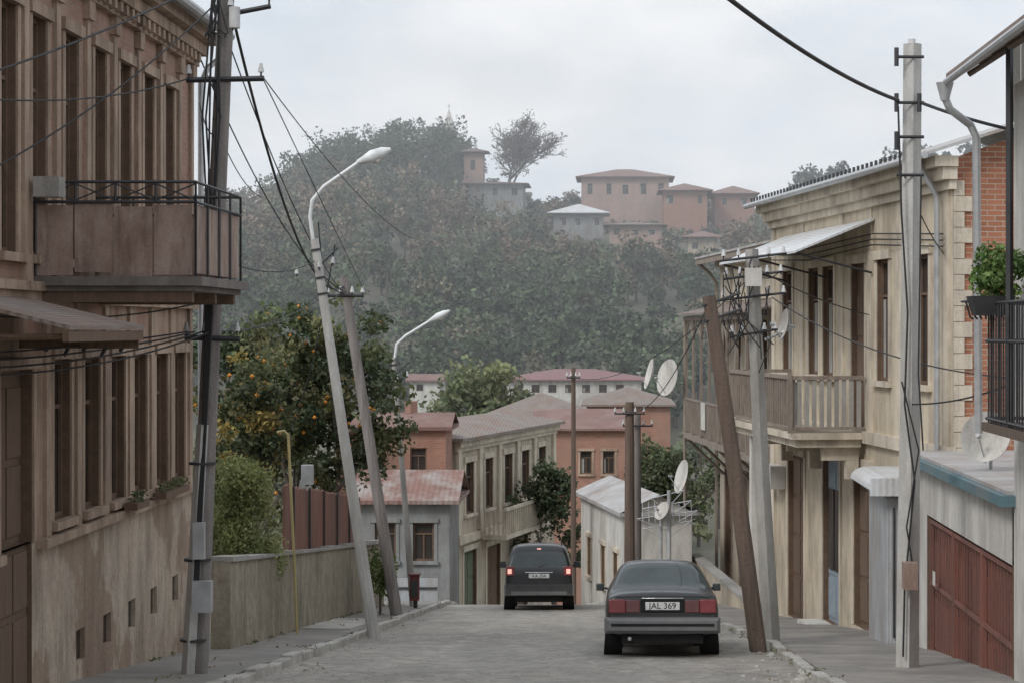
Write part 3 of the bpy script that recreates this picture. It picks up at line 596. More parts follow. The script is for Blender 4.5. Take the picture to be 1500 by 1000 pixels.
for i in range(9): F.box(T('railing_slats','conc'),8.24,8.27,-1.82,-.953,.12+i*.14,.2+i*.14)
for aa in (2.1,5.2,8.22): F.box(b,aa,aa+.07,-1.93,-.82,1.42,1.5)
p=T('balcony_panel','conc'); F.box(p,5.6,8.2,-1.78,-1.0,1.30,1.325)
br=T('brackets','creamtrim')
for aa in (2.5,5,7.9): F.box(br,aa,aa+.14,-2.45,-2.203,.105,.8); F.box(br,aa,aa+.14,-2.8,-2.453,.105,.35)
c=T('balcony_canopy','wmetal'); hexa(c,[P(1.6,1.35,1.5),P(8.8,1.35,1.5),P(8.8,1.95,.02),P(1.6,1.95,.02),P(1.6,1.39,1.5),P(8.8,1.39,1.5),P(8.8,1.99,.02),P(1.6,1.99,.02)])
for aa in (1.7,5.2,8.7): rod(T('canopy_struts','iron'),P(aa,1.0,.03),P(aa,1.36,1.45),.03)
F.box(T('porch_column','whitew'),3.35,3.55,-6.6,-2.21,1.0,1.2)
s=T('door_step','whitew'); F.box(s,4.7,6.3,-6.2,-5.86,.01,.5); F.box(s,4.6,6.5,-6.3,-6.03,.503,.85)
F.box(T('ac_unit','whitew'),.7,1.5,-3.5,-3.0,.02,.35)
tube(T('downpipe','steel'),[P(13.1,2.7,.5),P(13.1,2.3,.25),P(13.1,2.1,.14),P(13.1,-5,.14)],.05)
for k in range(3): tube(T('wall_cables','cable'),[P(.5,1.7-.1*k,.1),P(4,1.62-.12*k,.1),P(9,1.7-.1*k,.09),P(13.3,1.5-.1*k,.1)],.012,4)
T.done()
# gallery house
T=Thing('gallery_house'); F=Fr((3.1,60),uR2); L=13.0
facade(T,F,0,L,-3,2.0,'cream2',[(c,c+1.0,-2.9 if i%2 else -2.0,.2) for i,c in enumerate((.8,2.8,4.8,6.8,8.8,10.8))],trim='creamtrim')
facade(T,F,0,L,-10,-3,'cream2',[(1,2.2,-7.6,-4,'door'),(3.5,4.8,-7.4,-4,'door'),(6.2,7.6,-7.2,-4,'door'),(9.2,10.6,-6.9,-4,'door'),(11.4,12.6,-6.7,-4,'door')],trim='woodb',sill=False)
Fn=Fr(F.P(L,0)[:2],(-F.n[0],-F.n[1])); facade(T,Fn,0,7,-9,2.0,'cream2',[],a_tag='end_wall')
Fz=Fr(F.P(0,0,-7)[:2],F.n); facade(T,Fz,0,7,-10,2.0,'cream2',[],a_tag='far_wall')
F.box(T('cornice','creamtrim'),0,L,1.75,1.98,-.02,.15)
for i in range(6): F.box(T('upper_panels','creamtrim'),.4+i*2.1,2.1+i*2.1,.75,1.6,-.02,.04)
R=T('roof','roofm'); P=F.P; hexa(R,[P(-.4,2.0,.7),P(L+.1,2.0,.7),P(L+.1,2.9,-4),P(-.4,2.9,-4),P(-.4,2.06,.7),P(L+.1,2.06,.7),P(L+.1,2.96,-4),P(-.4,2.96,-4)])
F.box(T('fascia','woodb'),-.4,L,1.84,1.997,.62,.67)
hexa(T('gallery_roof','roofx'),[P(.6,.35,1.35),P(12.8,.35,1.35),P(12.8,.65,.01),P(.6,.65,.01),P(.6,.4,1.35),P(12.8,.4,1.35),P(12.8,.7,.01),P(.6,.7,.01)])
g=T('wooden_gallery','woodb'); F.box(g,.8,12.8,-3.15,-3.0,.003,1.2)
F.box(g,.8,12.8,-2.05,-1.99,1.12,1.17); F.box(g,.8,12.8,.2,.32,1.1,1.18)
for i in range(9): aa=.85+i*1.48; F.box(g,aa,aa+.09,-2.997,.2,1.1,1.17)
for i in range(60): aa=.95+i*.198; F.box(g,aa,aa+.04,-2.95,-2.053,1.13,1.16)
F.box(g,12.7,12.78,-2.05,-1.99,.05,1.095)
for i in range(6): F.box(g,12.72,12.76,-2.95,-2.053,.15+i*.17,.19+i*.17)
for i in range(4): rod(g,P(1+i*3,-3.15,1.15),P(1+i*3,-4.2,.05),.06)
for i in range(8): rod(g,P(.95+i*1.48,-.3,1.14),P(1.5+i*1.48,.2,1.14),.03); rod(g,P(2.3+i*1.48,-.3,1.14),P(1.75+i*1.48,.2,1.14),.03)
gt=T('downpipe','woodb'); tube(gt,[P(-.1,1.9,.65),P(-.1,1.6,.3),P(-.05,1.3,.1),P(-.05,-8,.1)],.05); cyl(gt,P(.8,-8,1.16),P(.8,.3,1.16),.045)
F.box(T('ac_unit','whitew'),8.3,9.0,-4.4,-3.8,.02,.4)
F.box(T('laundry','framew'),4.2,4.9,-2.75,-2.02,1.18,1.2); F.box(T('laundry','framew'),9.5,10.0,-2.6,-2.02,1.18,1.2)
T.done()
T=Thing('low_forecourt_wall'); F=Fr((2.2,59),(1.05,-11.2)); F.box(T('wall','cream2'),0,11,-8,-6.55,-.2,0); F.box(T('coping','conc'),0,11,-6.547,-6.47,-.24,.04); T.done()
# kiosk
T=Thing('metal_kiosk')
a=T('body','greym'); box(a,4.4,5.1,33.1,35.4,-6,-2.75)
a=T('awning','wmetal')
pts=[(4.4-.3*math.sin(k/6*math.pi/2),-2.6+.2*math.cos(k/6*math.pi/2)) for k in range(7)]
vs=[(x,y,zz) for (x,zz) in pts for y in (32.9,35.6)]; a.add(vs+[(5.1,32.9,-2.4),(5.1,35.6,-2.4)],[(2*k,2*k+1,2*k+3,2*k+2) for k in range(6)]+[(0,1,15,14)])
box(a,4.1,5.12,32.86,32.9,-2.7,-2.4)
a=T('door_frame','iron'); box(a,4.5,4.53,33.06,33.097,-5,-2.9); box(a,4.98,5.01,33.06,33.097,-5,-2.9)
T.done(.01)
# garage
T=Thing('garage'); F=Fr((4.78,32.6),(0,-1))
facade(T,F,0,8,-7,-2.15,'whitew',[(1.3,8.0,-4.95,-2.85,'gate')],trim=None,depth=.12)
g=T('gate_leaves','gate')
for a0,a1 in ((1.35,3.5),(3.55,5.7),(5.75,7.9)):
    F.box(g,a0,a0+.06,-4.9,-2.9,-.07,-.03);F.box(g,a1-.06,a1,-4.9,-2.9,-.07,-.03);F.box(g,a0+.06,a1-.06,-2.96,-2.9,-.07,-.03);F.box(g,a0+.06,a1-.06,-3.9,-3.84,-.07,-.03)
    for i in range(9): q=a0+.15+i*.21; F.box(g,q,q+.03,-4.9,-2.97,-.07,-.055)
box(T('gate_notice','whitew'),4.722,4.732,30.2,30.4,-3.8,-3.6)
t=T('roof_edge','teal'); box(t,4.6,10,24.4,32.8,-2.13,-2.0); box(T('roof_sheet','roofm'),4.7,10,24.5,32.7,-1.997,-1.95)
box(T('end_walls','whitew'),4.8,10,32.4,32.58,-7,-2.15)
T.done()
# near right house
T=Thing('timber_balcony_house'); F=Fr((4.78,24.5),(0,-1))
facade(T,F,0,12,-5,2.9,'whitew',[(1.2,2.2,-1.2,1.4),(4,5,-1.2,1.4)],trim='woodb')
box(T('far_wall','cream2'),4.8,10,24.3,24.48,-5,2.9)
s=T('soffit','woodb'); hexa(s,[(4.15,12,3.02),(4.15,25.1,3.02),(7,25.1,4.9),(7,12,4.9),(4.15,12,3.06),(4.15,25.1,3.06),(7,25.1,4.94),(7,12,4.94)])
for y in np.arange(12.3,25,.8): rod(T('rafters','wood'),(4.2,float(y),3.0),(4.9,float(y),3.45),.05)
R=T('roof','roofx'); hexa(R,[(4.08,12,3.063),(4.08,25.2,3.063),(7,25.2,4.97),(7,12,4.97),(4.08,12,3.12),(4.08,25.2,3.12),(7,25.2,5.03),(7,12,5.03)])
g=T('gable_boards','whitew')
for i in range(12):
    x=4.8+i*.15; hexa(g,[(x,24.9,2.5),(x+.14,24.9,2.5),(x+.14,24.93,2.5),(x,24.93,2.5),(x,24.9,3.0+(x-4.15)*.66),(x+.14,24.9,3.0+(x-4.05)*.66),(x+.14,24.93,3.0+(x-4.05)*.66),(x,24.93,3.0+(x-4.15)*.66)])
gt=T('gutter_and_downpipe','steel'); tube(gt,[(4.06,12,3.03),(4.06,25.1,3.0)],.045)
tube(gt,[(4.05,25.1,3.0),(4.05,25.1,2.82),(4.12,25.15,2.68),(4.4,25.3,2.5),(4.47,25.3,2.35),(4.5,25.3,-1.3)],.05,10)
cyl(gt,(4.05,25.1,2.78),(4.05,25.1,3.0),.05,.11)
box(T('balcony_floor','wood'),4.3,4.777,17,24.0,-1.2,-1.1)
b=T('balcony_ironwork','iron')
for zz in (-.15,-1.05,.28): rod(b,(4.34,17,zz),(4.34,23.9,zz),.03); rod(b,(4.34,23.9,zz),(4.78,23.9,zz),.03)
for i in range(46): rod(b,(4.34,17+i*.15,-1.1),(4.34,17+i*.15,.28),.016)
for i in range(4): rod(b,(4.4+i*.1,23.9,-1.1),(4.4+i*.1,23.9,.28),.016)
rod(b,(4.36,22.6,-1.1),(4.36,22.6,3.1),.06)
T.done()
T=Thing('potted_balcony_plant'); b=T('iron_basket','iron')
for k in range(8): t=k/7; tube(b,[(4.05+.5*t,23.6,.3),(4.1+.42*t,23.6,.12),(4.15+.35*t,23.7,.1)],.012,4)
rod(b,(4.0,23.6,.3),(4.6,23.6,.3),.02); rod(b,(4.0,23.2,.3),(4.0,23.6,.3),.02)
hexa(T('pot','iron'),[(4.12,23.3,.14),(4.5,23.3,.14),(4.5,23.6,.14),(4.12,23.6,.14),(4.06,23.25,.36),(4.56,23.25,.36),(4.56,23.65,.36),(4.06,23.65,.36)])
e=T.done(); leafobj('leaves',[leaves([[4.08+random.random()*.6,23.15+random.random()*.5,.36+random.random()*.5] for _ in range(24)],(.15,.15,.15),60,.07,[(.16,.27,.07),(.22,.33,.11),(.1,.18,.05)],.3)],parent=e)
def dish(c,n,r,mount):
    T=Thing('satellite_dish'); a=T('reflector','whitew'); n=Vector(n).normalized(); x,y=frame_of(n); c=Vector(c); vs=[];fs=[]; S=24;K=5
    for sgn,off in ((1,0),(1,-.012)):
        for k in range(K+1):
            for i in range(S): t=2*math.pi*i/S; rr=r*k/K+1e-4; vs.append(c+(x*math.cos(t)+y*math.sin(t))*rr+n*(.22*r*(k/K)**2+off))
    for b in (0,(K+1)*S):
        for k in range(K):
            for i in range(S): j=(i+1)%S; fs.append((b+k*S+i,b+k*S+j,b+(k+1)*S+j,b+(k+1)*S+i))
    a.add(vs,fs); s=T('feed_arm','steel'); f=c+n*r*.9-Vector((0,0,r*.15)); tube(s,[c-Vector((0,0,r))+n*.2*r,f-Vector((0,0,.03))],.012,5); cyl(s,f-n*.05,f+n*.05,.03)
    tube(s,[c-n*.02,c-n*.15,mount],.025,6); T.done()
dish((1.62,59.2,-1.45),(-.85,-.5,.2),.54,(2.0,59.6,-1.95))
dish((1.1,59.9,-1.35),(-.97,-.15,.25),.46,(1.9,59.6,-1.98))
dish((1.95,57,-4.15),(-.94,-.3,.25),.48,(2.35,57.2,-4.3))
dish((5.1,28.0,-1.5),(-.5,-.8,.3),.36,(5.2,28.3,-1.95))
dish((2.85,33.9,.05),(-.96,-.2,.2),.26,(2.5,34,-.2))
T=Thing('television_aerial_mast'); a=T('mast','steel'); cyl(a,(1.35,50.5,z(50.5)),(1.35,50.5,-4.0),.05); cyl(a,(1.15,50.6,z(50.5)),(1.15,50.6,-4.5),.04)
for zz,w in ((-4.1,.4),(-4.35,.6),(-4.6,.75),(-4.85,.6)):
    rod(a,(1.3-w,50.5,zz-.1),(1.3+w,50.5,zz+.1),.02); rod(a,(1.3-w,50.5,zz-.1),(1.35,50.5,zz-.4),.015); rod(a,(1.3+w,50.5,zz+.1),(1.35,50.5,zz-.3),.015)
for i in range(9): x=.7+i*.15; rod(a,(x,50.2,-4.75),(x,50.8,-4.3),.012)
T.done()
dish((1.2,50.3,-4.5),(-.8,-.6,.5),.24,(1.3,50.5,-4.8))
# mid trees
tree('roadside_tree',(-2.1,72,z(72)),5.6,.12,(0,0),.45,70,.16,[(.07,.095,.05),(.1,.125,.065)],depth=3,L=1.9,extra=ell(30,(-2.1,72,-5.6),(.7,.7,1.2)))
tree('roadside_tree',(1.6,64,z(64)),5.8,.12,(-.05,0),.45,60,.15,[(.08,.1,.05),(.12,.145,.075)],depth=3,L=2.2,extra=ell(40,(1.3,64,-4.4),(.9,.8,.9)))
tree('roadside_tree',(.9,66,z(66)),4.2,.12,(0,0),.45,60,.15,[(.1,.115,.06),(.15,.145,.08)],depth=3,L=1.9)
tree('yellow_green_tree',(-7,112,z(112)),12,.2,(0,0),.95,90,.32,[(.22,.24,.12),(.19,.215,.11),(.16,.19,.1)],depth=3,L=4.6,extra=ell(50,(-7.4,112,-4.0),(2.4,2,2.3)))
tree('roadside_tree',(-10,95,z(95)),9,.2,(0,0),.9,90,.28,Gd,depth=3,L=3.8)
tree('roadside_tree',(-11,60,z(60)),9,.2,(0,0),.8,90,.24,Gd,depth=3,L=3.2)
# ------------------------------------------------------------------ hill houses
HH=[]
def hh(name,x0,x1,y,zb,ze,rh,wall,roof,nw,rows=1,D=8,clr=1,**k):
    HH.append((x0,x1,y,clr)); W=x1-x0; ops=[]
    for r in range(rows):
        H=(ze-zb)/rows
        for i in range(nw):
            if random.random()<.2: continue
            c=W*(i+.5)/nw+random.uniform(-.25,.25); w=random.uniform(.3,.5); ops.append((c-w,c+w,zb+r*H+H*.35,zb+r*H+H*random.choice([.72,.78])))
    house(name,(x0,y),(1,0),W,D,zb-8,ze,wall,roof,ops,roofh=rh,over=.8,trim=None,frame='greyw',**k)
hh('hilltop_villa',-4.6,7.6,285,17.2,20.9,1.4,'pink','rooftn',5,1,D=10)
hh('brick_hill_house',6.6,12.4,274,15.6,18.3,1.1,'brickF','rooftn',3,1,D=9)
hh('brick_hill_house',13.6,19.0,279,15.8,18.2,1.2,'brickF','rooftn',2,1,D=9)
hh('grey_hill_house',-20,-12.5,280,17.2,19.6,.5,'greyw','roofdk',3)
hh('pavilion_house',-7.8,-1.4,262,12.2,14.6,1.3,'greyw','wmetal',3,1,D=7)
hh('terraced_hill_house',-.6,5.8,252,8.8,12.6,.4,'pink','roofx',3,2,D=6)
hh('pink_tower_house',-21.4,-18.6,291,21,24.9,.6,'pink','roofdk',1,1,D=3)
hh('cottage_on_slope',9.0,12.6,250,8.8,11.0,.8,'cream2','rooftn',2,1,D=5)
T=Thing('church'); cx,cy=-25.2,312
cyl(T('drum','pink'),(cx,cy,18),(cx,cy,29.8),1.2,1.2,8); cyl(T('spire','whitew'),(cx,cy,29.8),(cx,cy,33.2),1.2,.05,8); rod(T('cross','iron'),(cx,cy,33.1),(cx,cy,34.1),.05); rod(T('cross','iron'),(cx-.25,cy,33.7),(cx+.25,cy,33.7),.05)
box(T('nave','pink'),cx-3,cx+3,cy-5,cy+5,14,25); T.done()
T=Thing('bare_tree'); a=T('trunk_and_limbs','bark'); tips=[]
limb(a,(-15.6,291,float(G(-15,291))),(0,0,1),5.0,.42,5,tips,spread=.8,kids=4,minr=.05,seg=5,up=.12); e=T.done()
C=np.array([list(t) for t in tips]); C=C[rng.integers(0,len(C),420)]; leafobj('sparse_leaves',[leaves(C,(.9,.9,.8),11,.28,[(.18,.165,.15),(.16,.15,.135)],.2)],'leafd',parent=e)
# ------------------------------------------------------------------ forest
def forest(name,N_,xr,yr,hfun,cols,dens=26,nc=6,size=.75,skip=True):
    Cs=[];Rs=[];cc=[]; tr=Acc()
    for i in range(N_):
        x=random.uniform(*xr); y=random.uniform(*yr)
        if abs(x)>y*.36+5: continue
        h=hfun(x,y)
        if skip:
            bad=False
            for (a,b,hy,cl) in HH:
                if a-1.0<x<b+1.0 and hy-2<y<hy+11: bad=True
                if a-1.5<x<b+1.5 and hy-28<y<=hy-2: h=min(h,max(1.2,(hy-y)*.06+1.0+random.random()*.8))
            if bad: continue
        g0=float(G(x,y)); col=np.array(cols(x,y))*random.uniform(.75,1.22); r=max(1.3,h*random.uniform(.3,.42))
        cyl(tr,(x,y,g0-.3),(x,y,g0+h*.6),.14,.07,4,False)
        for k in range(nc):
            t=random.random()*6.28; q=r*.75*random.random()**.5; hz=g0+h*random.uniform(.3,.9)
            Cs.append((x+q*math.cos(t),y+q*math.sin(t),hz)); s=r*random.uniform(.35,.6); Rs.append((s,s,s*.85)); cc.append(col*random.uniform(.85,1.15))
    e=Thing(name); e.p[('trunks','bark')]=tr; e=e.done()
    leafobj('crowns',[leaves(Cs,Rs,dens,size,None,.08,ccol=cc,jit=.08)],'leafd',parent=e)
def hf(x,y):
    if -46<x<-22 and y>270: return random.uniform(7.5,9.5)
    if y>255 and x>-21: return random.uniform(2.2,4.4)
    return random.uniform(4,7.5)
def cf(x,y):
    if -48<x<-21 and y>262: return (.085,.105,.07)
    r=random.random()
    if y<215: return (.11,.14,.085) if r<.65 else ((.17,.155,.11) if r<.8 else (.085,.11,.075))
    if r<.4: return (.15,.165,.11)
    if r<.85: return (.215,.175,.13)
    return (.11,.13,.09)
forest('hillside_forest',2900,(-115,85),(163,318),hf,cf,dens=40,size=.46)
forest('ridge_pines',70,(26,62),(296,306),lambda x,y:random.uniform(4,7.5),lambda x,y:(.08,.10,.075),skip=False)
forest('valley_trees',150,(-60,50),(126,149),lambda x,y:random.uniform(3.5,6),lambda x,y:random.choice([(.13,.155,.085),(.18,.19,.1)]),skip=False,size=.42,dens=38)
forest('garden_trees',60,(-45,-12),(62,115),lambda x,y:random.uniform(4,7),lambda x,y:random.choice([(.1,.125,.065),(.15,.155,.085)]),skip=False,size=.3,dens=60)
T=Thing('valley_mist'); mm=bpy.data.materials.new('mist'); mm.use_nodes=True; nt=mm.node_tree; nt.nodes.remove(nt.nodes['Principled BSDF'])
vs_=N(nt,'ShaderNodeVolumeScatter'); vs_.inputs['Density'].default_value=.0021; vs_.inputs['Color'].default_value=(.93,.96,1,1); nt.links.new(vs_.outputs[0],nt.nodes['Material Output'].inputs['Volume']); MT['mist']=mm
box(T('mist_volume','mist'),-160,160,100,330,-30,42); T.done()
# ------------------------------------------------------------------ cars
def paint(name,c,r):
    m,nt,b=_nodes(name); P=N(nt,'ShaderNodeTexCoord').outputs['Object']
    s=N(nt,'ShaderNodeSeparateXYZ'); nt.links.new(P,s.inputs[0]); n1=noise(nt,P,6,7,.7)
    d=ramp(nt,s.outputs[2],.75,.2,0.03,.55); mm=N(nt,'ShaderNodeMath',operation='MULTIPLY'); nt.links.new(d,mm.inputs[0]); nt.links.new(ramp(nt,n1,.3,.6,.4,1),mm.inputs[1])
    nt.links.new(mix(nt,mm.outputs[0],c,(.25,.225,.2)),b.inputs['Base Color']); b.inputs['Metallic'].default_value=.3
    nt.links.new(ramp(nt,n1,.3,.7,r*.8,r*1.5),b.inputs['Roughness']); b.inputs['Coat Weight'].default_value=.3; return m
MT['paintA']=paint('dark_grey_car_paint',(.042,.045,.05),.33); MT['paintB']=paint('black_car_paint',(.024,.026,.03),.28)
MT['bump']=flat('grey_bumper_plastic',(.19,.19,.19),.55); MT['tyre']=flat('tyre_rubber',(.03,.03,.03),.85)
MT['tail']=flat('tail_lamp_lens',(.24,.035,.04),.25,coat=.5); MT['tail2']=flat('smoked_lens',(.16,.06,.06),.25); MT['lit']=flat('lit_tail_lamp',(.6,.2,.16),.3,emit=(1,.55,.45),es=.9)
MT['cgl']=flat('car_glass',(.04,.055,.055),.06,coat=.3); MT['plate']=flat('plate_white',(.75,.75,.73),.5); MT['under']=flat('underbody',(.015,.015,.015),.9); MT['chrome']=flat('chrome',(.6,.6,.6),.25,1)
def car(name,loc,yaw,st,wheels,pm,wr=.31,track=.74):
    T=Thing(name,loc,(-.1027,0,yaw))
    vs=[];fs=[];mi=[]
    for s in st:
        h=[(0,s['b']),(s['w']*.86,s['b']),(s['w']*.98,s['b']+.12),(s['w'],s['m']),(s['w']*.965,s['s']),(s['rw'],s['t']-.06),(s['rw']*.82,s['t']),(0,s['t']+.025)]
        ring=h+[(-x,zz) for x,zz in h[6:0:-1]]
        vs+=[(x,s['y'],zz) for x,zz in ring]
    R=14
    for i in range(len(st)-1):
        for j in range(R):
            k=(j+1)%R; fs.append((i*R+j,i*R+k,(i+1)*R+k,(i+1)*R+j)); jj=j if j<7 else 13-j; g=st[i].get('g','')
            mi.append(1 if ((jj==4 and 's' in g) or (jj in(5,6) and 't' in g)) else 0)
    fs+=[tuple(range(R)),tuple(range((len(st)-1)*R,len(st)*R))[::-1]]; mi+=[0,0]
    me=bpy.data.meshes.new('body'); me.from_pydata(vs,[],fs); me.update(); me.materials.append(MT[pm]); me.materials.append(MT['cgl'])
    me.polygons.foreach_set('material_index',mi); me.polygons.foreach_set('use_smooth',[True]*len(fs))
    o=bpy.data.objects.new('body',me); COL.objects.link(o); o.parent=T.e; md=o.modifiers.new('s','SUBSURF'); md.levels=2; md.render_levels=2
    import bmesh; bm=bmesh.new(); bm.from_mesh(me); bmesh.ops.recalc_face_normals(bm,faces=bm.faces)
    cl=bm.edges.layers.float.get('crease_edge') or bm.edges.layers.float.new('crease_edge')
    for e in bm.edges:
        ms={f.material_index for f in e.link_faces}
        if len(ms)>1: e[cl]=.7
    for f in bm.faces:
        if len(f.verts)>4:
            for e in f.edges: e[cl]=.45
    bm.to_mesh(me); bm.free()
    for wy in wheels:
        for sx in (-1,1):
            cyl(T('wheel_arches','under'),(sx*(track-.15),wy,wr),(sx*(track+.135),wy,wr+.02),wr+.05,wr+.05,24)
            t=T('tyres','tyre'); tube(t,[(sx*(track-.1),wy,wr),(sx*(track-.08),wy,wr),(sx*(track+.1),wy,wr),(sx*(track+.125),wy,wr)],[wr-.03,wr,wr,wr-.03],28)
            cyl(T('wheel_hubs','steel'),(sx*(track+.1),wy,wr),(sx*(track+.14),wy,wr),wr*.6,wr*.52,16)
    return T
def D(y,w,b,m,s,rw,t,g=''): return dict(y=y,w=w,b=b,m=m,s=s,rw=rw,t=t,g=g)
st=[D(0,.80,.36,.62,.86,.72,.93),D(.03,.85,.33,.62,.90,.76,.965),D(.15,.87,.3,.62,.92,.78,.99),D(.75,.88,.28,.62,.945,.78,1.01),D(.85,.88,.28,.62,.95,.77,1.03,'t'),D(1.35,.885,.28,.62,.95,.62,1.39),
 D(1.5,.885,.28,.62,.95,.615,1.42,'s'),D(2.15,.885,.28,.62,.95,.62,1.44),D(2.25,.885,.28,.62,.95,.62,1.44,'s'),D(2.95,.885,.28,.62,.95,.61,1.41),D(3.05,.885,.28,.62,.95,.62,1.38,'t'),D(3.65,.88,.28,.62,.93,.72,1.0),D(3.75,.88,.28,.62,.92,.74,.97),D(4.5,.86,.28,.6,.82,.7,.88),D(4.66,.82,.32,.58,.76,.66,.8),D(4.7,.76,.36,.56,.7,.6,.74)]
T=car('parked_sedan_car',(.73,31,z(31)+.012),.0,st,(.95,3.65),'paintA')
a=T('rear_bumper','bump')
hexa(a,[(-.86,-.06,.36),(.86,-.06,.36),(.885,.12,.36),(-.885,.12,.36),(-.86,-.06,.60),(.86,-.06,.60),(.885,.12,.60),(-.885,.12,.60)])
hexa(a,[(-.82,-.13,.40),(.82,-.13,.40),(.86,-.063,.38),(-.86,-.063,.38),(-.82,-.13,.56),(.82,-.13,.56),(.86,-.063,.59),(-.86,-.063,.59)])
box(T('bumper_strip','under'),-.78,.78,-.14,-.132,.47,.51)
for s in (-1,1):
    x=sorted((s*.34,s*.56)); box(T('reverse_lamps','tail2'),x[0],x[1],-.025,.02,.67,.86)
    x=sorted((s*.563,s*.815)); box(T('tail_lamps','tail'),x[0],x[1],-.028,.06,.665,.87)
    x=sorted((s*.90,s*1.03)); box(T('door_mirrors','paintA'),x[0],x[1],2.85,2.93,.93,1.05); box(T('mirror_glass','cgl'),x[0]+.01,x[1]-.01,2.84,2.848,.94,1.04); x=sorted((s*.84,s*.9)); box(T('door_mirrors','paintA'),x[0],x[1],2.87,2.91,.95,.99)
box(T('plate_recess','under'),-.33,.33,-.02,-.001,.67,.87); box(T('number_plate','plate'),-.26,.26,-.035,-.022,.71,.83)
for zz in (.635,.905): box(T('boot_seams','under'),-.74,.74,-.008,.002,zz,zz+.008)
box(T('chrome_strip','chrome'),-.32,.32,-.03,-.012,.88,.895)
box(T('high_brake_lamp','tail'),-.13,.13,.98,1.0,1.0,1.05)
tube(T('exhaust','steel'),[(-.5,-.12,.28),(-.5,.3,.29)],.03,10)
box(T('underbody','under'),-.62,.62,.02,4.5,.2,.34)
e=T.done(.012)
def plate(txt,par,y,zc,s):
    c=bpy.data.curves.new('plate_lettering','FONT'); c.body=txt; c.size=s; c.align_x='CENTER'; c.align_y='CENTER'; c.extrude=.001; c.materials.append(MT['under'])
    o=bpy.data.objects.new('plate_lettering',c); COL.objects.link(o); o.parent=par; o.location=(0,y,zc); o.rotation_euler=(math.pi/2,0,0)
plate('JAL 369',e,-.038,.77,.13)
st=[D(0,.80,.4,.7,1.0,.72,1.02),D(.03,.85,.36,.7,1.02,.76,1.06,'t'),D(.14,.86,.34,.7,1.04,.69,1.46),D(.24,.87,.32,.7,1.05,.675,1.6),D(.4,.87,.32,.7,1.06,.68,1.65,'s'),D(1.1,.88,.3,.7,1.05,.69,1.67),D(1.2,.88,.3,.7,1.05,.69,1.67,'s'),
 D(1.95,.88,.3,.7,1.03,.68,1.67),D(2.05,.88,.3,.7,1.03,.68,1.66,'s'),D(2.65,.88,.3,.7,1.02,.67,1.6),D(2.75,.88,.3,.7,1.02,.67,1.56,'t'),D(3.3,.87,.3,.7,1.0,.74,1.1),D(3.4,.87,.3,.7,.99,.74,1.06),D(4.05,.85,.32,.66,.88,.68,.95),D(4.2,.78,.38,.62,.8,.6,.85)]
T=car('suv_car',(-1.9,51.6,z(51.6)+.012),.03,st,(.75,3.4),'paintB',wr=.34,track=.74)
a=T('rear_bumper','paintB'); hexa(a,[(-.84,-.1,.36),(.84,-.1,.36),(.885,.15,.36),(-.885,.15,.36),(-.84,-.1,.64),(.84,-.1,.64),(.885,.15,.66),(-.885,.15,.66)])
box(T('lower_bumper','bump'),-.7,.7,-.11,-.103,.38,.47)
for s in (-1,1):
    x=sorted((s*.62,s*.835)); box(T('tail_lamps','tail'),x[0],x[1],-.03,.12,.86,1.1); x=sorted((s*.69,s*.79)); box(T('lit_lamps','lit'),x[0],x[1],-.036,-.031,.91,1.03)
    x=sorted((s*.9,s*1.05)); box(T('door_mirrors','paintB'),x[0],x[1],2.6,2.72,1.03,1.2); x=sorted((s*.84,s*.9)); box(T('door_mirrors','paintB'),x[0],x[1],2.63,2.69,1.06,1.1)
box(T('number_plate','plate'),-.26,.26,-.03,-.012,.8,.91); box(T('high_brake_lamp','lit'),-.05,.05,.165,.175,1.52,1.55); box(T('plate_garnish','chrome'),-.35,.35,-.025,-.005,.93,.955)
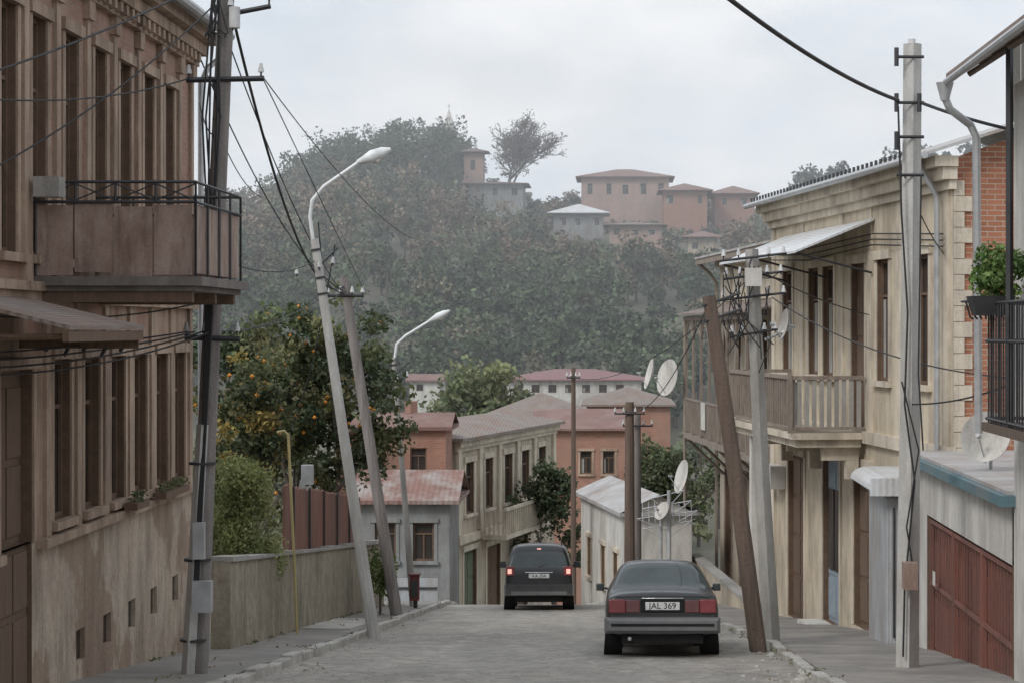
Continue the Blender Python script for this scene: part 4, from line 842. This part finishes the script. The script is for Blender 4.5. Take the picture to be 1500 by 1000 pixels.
rod(T('rear_wiper','under'),(0,.02,1.08),(.3,.08,1.2),.01); box(T('underbody','under'),-.6,.6,.05,4,.2,.36)
tube(T('roof_rails','under'),[(-.6,.5,1.69),(-.6,2.4,1.7)],.02,6); tube(T('roof_rails','under'),[(.6,.5,1.69),(.6,2.4,1.7)],.02,6)
e=T.done(.012); plate('KA 204',e,-.032,.855,.11)
# ------------------------------------------------------------------ light, world, camera
d=Vector((.5,.6,-.66)); L=bpy.data.lights.new('sun','SUN'); L.energy=1.5; L.angle=math.radians(16); L.color=(1,.97,.93)
o=bpy.data.objects.new('sun',L); COL.objects.link(o); o.rotation_euler=d.to_track_quat('-Z','Y').to_euler()
W=bpy.data.worlds.new('World'); sc.world=W; W.use_nodes=True; nt=W.node_tree; bg=nt.nodes['Background']; out=nt.nodes['World Output']
sky=N(nt,'ShaderNodeTexSky',sky_type='NISHITA'); sky.sun_disc=False; sky.sun_elevation=math.radians(40); sky.sun_rotation=math.radians(225); sky.dust_density=3
nt.links.new(sky.outputs[0],bg.inputs[0]); bg.inputs[1].default_value=.12
bg2=N(nt,'ShaderNodeBackground'); gen=N(nt,'ShaderNodeTexCoord').outputs['Generated']
n1=noise(nt,gen,3.5,6,.55,(1,1,2.4)); n2=noise(nt,gen,9,6,.6,(1,1,2))
nt.links.new(mix(nt,ramp(nt,n1,.38,.6),(.70,.78,.88),(.94,.96,.99)),bg2.inputs[0]); bg2.inputs[1].default_value=1.12
ms=N(nt,'ShaderNodeMixShader'); nt.links.new(ramp(nt,n2,.35,.6,.8,1),ms.inputs[0]); nt.links.new(bg.outputs[0],ms.inputs[1]); nt.links.new(bg2.outputs[0],ms.inputs[2]); nt.links.new(ms.outputs[0],out.inputs[0])
cam=bpy.data.cameras.new('camera'); co=bpy.data.objects.new('camera',cam); COL.objects.link(co); sc.camera=co
co.location=(0,0,0); co.rotation_euler=(math.pi/2,0,0); cam.lens=72; cam.sensor_width=36; cam.shift_x=-.1; cam.shift_y=-.0133; cam.clip_end=8000
sc.view_settings.view_transform='Standard'; sc.view_settings.look='None'; sc.view_settings.exposure=0
